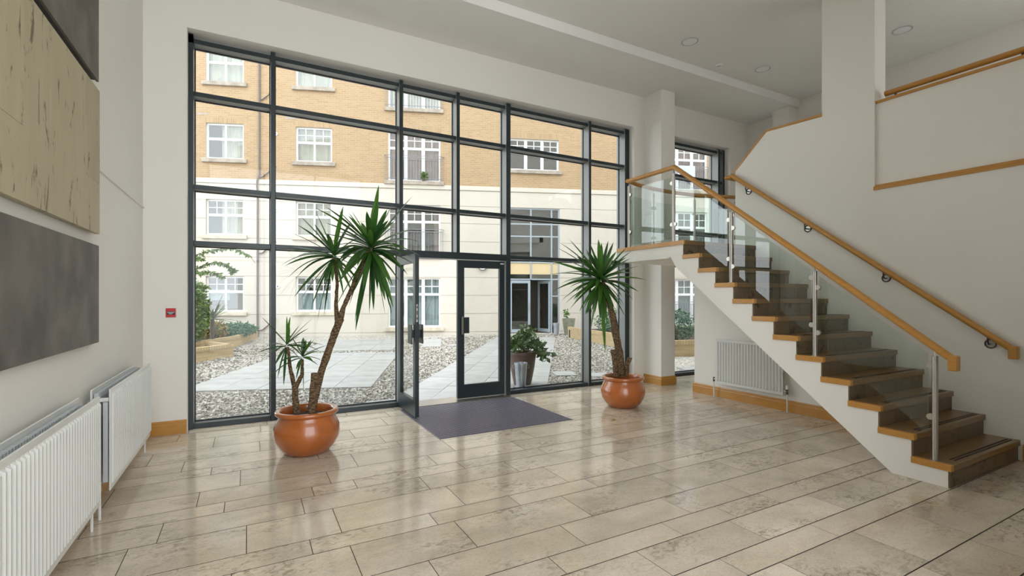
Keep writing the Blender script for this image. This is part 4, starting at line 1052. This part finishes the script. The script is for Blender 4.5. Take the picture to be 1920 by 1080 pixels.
# arching branches of a climber coming in from the left
T = thing('arching_shrub', (-1.72, 14.6, 0.2), 'arching leafy branches reaching in front of the lower left windows', 'shrub')
rg = random.Random(8)
mbb = MB(); lv = MB()
B0 = (-1.72, 14.6, 0.2)
arcs = [[B0, (-1.70, 14.6, 0.9), (-1.39, 14.6, 2.31), (-0.94, 14.6, 2.67), (-0.44, 14.6, 2.79), (-0.04, 14.6, 2.65), (0.15, 14.6, 2.42)],
        [B0, (-1.70, 14.7, 0.8), (-1.42, 14.7, 1.97), (-0.99, 14.7, 2.35), (-0.59, 14.7, 2.40), (-0.40, 14.7, 2.27), (-0.34, 14.7, 2.15)],
        [B0, (-1.70, 14.4, 0.8), (-1.51, 14.4, 1.76), (-1.15, 14.4, 2.10), (-0.83, 14.4, 2.15), (-0.59, 14.4, 2.03)],
        [B0, (-1.72, 14.8, 0.8), (-1.48, 14.8, 1.55), (-1.20, 14.8, 1.80), (-0.95, 14.8, 1.78)],
        [B0, (-1.75, 14.5, 1.0), (-1.60, 14.5, 2.0), (-1.30, 14.5, 2.45), (-1.05, 14.5, 2.50)]]
def spl(pts, n=10):
    pts = [Vector(p) for p in pts]; out = []
    for i in range(len(pts)-1):
        p0, p1, p2, p3 = pts[max(i-1, 0)], pts[i], pts[i+1], pts[min(i+2, len(pts)-1)]
        for k in range(n):
            t = k/n; out.append(0.5*((2*p1)+(p2-p0)*t+(2*p0-5*p1+4*p2-p3)*t*t+(3*p1-p0-3*p2+p3)*t**3))
    return out+[pts[-1]]
for ai, ar in enumerate(arcs):
    pp = spl(ar); mbb.tube(pp, [0.016*(1-0.75*i/len(pp)) for i in range(len(pp))], 6)
    for i, p in enumerate(pp):
        if i < len(pp)*0.38 or i > len(pp)*(0.86 if ai == 0 else 0.98): continue
        for k in range(6):
            d = Vector((rg.uniform(-1,1), rg.uniform(-1,1), rg.uniform(-1.0,0.35))).normalized(); l = rg.uniform(0.06, 0.15); s = d.cross(Vector((rg.uniform(-1,1), rg.uniform(-1,1), 0.3))).normalized()*l*0.2
            lv.add([p, p+d*l*0.5+s, p+d*l, p+d*l*0.5-s], [(0,1,2,3)])
mbb.build('branch', 'bark_outdoor', T, smooth=True); lv.build('foliage', 'leaf_light', T)

# ------------------------------------------------------------------ courtyard pots and buckets
def tapered_pot(name, label, c, r0, r1, h, m_, sides, cat='planter', soil=True):
    T = thing(name, (c[0], c[1], -0.004), label, cat)
    n = sides; z0 = -0.004
    MB().lathe([(0.01, z0), (r0*0.94, z0), (r0, z0+0.01), (r0+(r1-r0)*0.5+0.012, z0+h*0.5), (r1, z0+h-0.05), (r1*1.03, z0+h-0.045), (r1*1.03, z0+h), (r1*0.93, z0+h), (r1*0.90, z0+h-0.06), (0.01, z0+h-0.065)], (c[0], c[1], 0), n).build('pot_body', m_, T, smooth=n > 8)
    if soil: MB().lathe([(r1*0.9, z0+h-0.062), (0.01, z0+h-0.05)], (c[0], c[1], 0), n).build('soil', 'soil', T)
    return T
T = tapered_pot('planter', 'tall brown tapered planter with a silvery leafy shrub outside the glass doors', (4.19, 7.32), 0.155, 0.238, 0.57, 'pot_brown', 32)
rg = random.Random(14)
lv = MB(); st_ = MB()
for (dx, dz, n_) in ((-0.17, 0.13, 70), (-0.02, 0.20, 80), (0.08, 0.30, 50), (0.26, 0.06, 70), (0.38, -0.08, 55), (-0.06, 0.08, 60), (0.15, 0.15, 60)):
    c = Vector((4.19, 7.32, 0.60))+CR*dx+Vector((0,0,dz)); leaves(lv, c, (0.13, 0.13, 0.10), n_, 0.115, rg, 1.3, 0)
    st_.tube([(4.19, 7.32, 0.50), Vector((4.19, 7.32, 0.63))+CR*dx*0.5, c], [0.010, 0.007, 0.004], 6)
lv.build('foliage', 'leaf_silver', T); st_.build('stem', 'bark_outdoor', T)
def bucket(label, c, r0, r1, h):
    T = thing('zinc_bucket', (c[0], c[1], -0.004), label, 'bucket', group='zinc ash buckets')
    z0 = -0.004
    MB().lathe([(0.01, z0), (r0, z0), (r0*1.02, z0+0.02), (r1, z0+h-0.02), (r1*1.06, z0+h-0.015), (r1*1.06, z0+h), (r1*0.96, z0+h), (r0*0.95, z0+0.06), (0.01, z0+0.055)], (c[0], c[1], 0), 28).build('body', 'zinc', T, smooth=True)
    for s in (-1, 1):
        p = Vector((c[0], c[1], z0+h-0.06))+CR*(s*r1*1.0)
        MB().tube([p+Vector((0,0,0.03)), p+CR*s*0.03+Vector((0,0,0.015)), p+CR*s*0.03-Vector((0,0,0.02)), p-Vector((0,0,0.035))], 0.005, 6).build('handle', 'zinc', T)
bucket('tall zinc bucket standing in front of the brown planter outside the glass', (3.96, 6.97), 0.075, 0.105, 0.43)
bucket('small zinc bucket beside the opposite entrance', (11.04, 16.52), 0.095, 0.125, 0.48)
T = tapered_pot('planter', 'olive tapered planter with a small sapling beside the opposite entrance', (11.56, 16.36), 0.21, 0.32, 0.66, 'pot_olive', 4)
T.rotation_euler = (0, 0, 0)
rg = random.Random(15); lv = MB(); leaves(lv, (11.44, 16.38, 0.86), (0.10, 0.10, 0.17), 60, 0.10, rg, 1.3, 0); lv.build('foliage', 'leaf_light', T)
MB().tube([(11.48, 16.38, 0.58), (11.44, 16.38, 0.95)], 0.008, 6).build('stem', 'bark_outdoor', T)
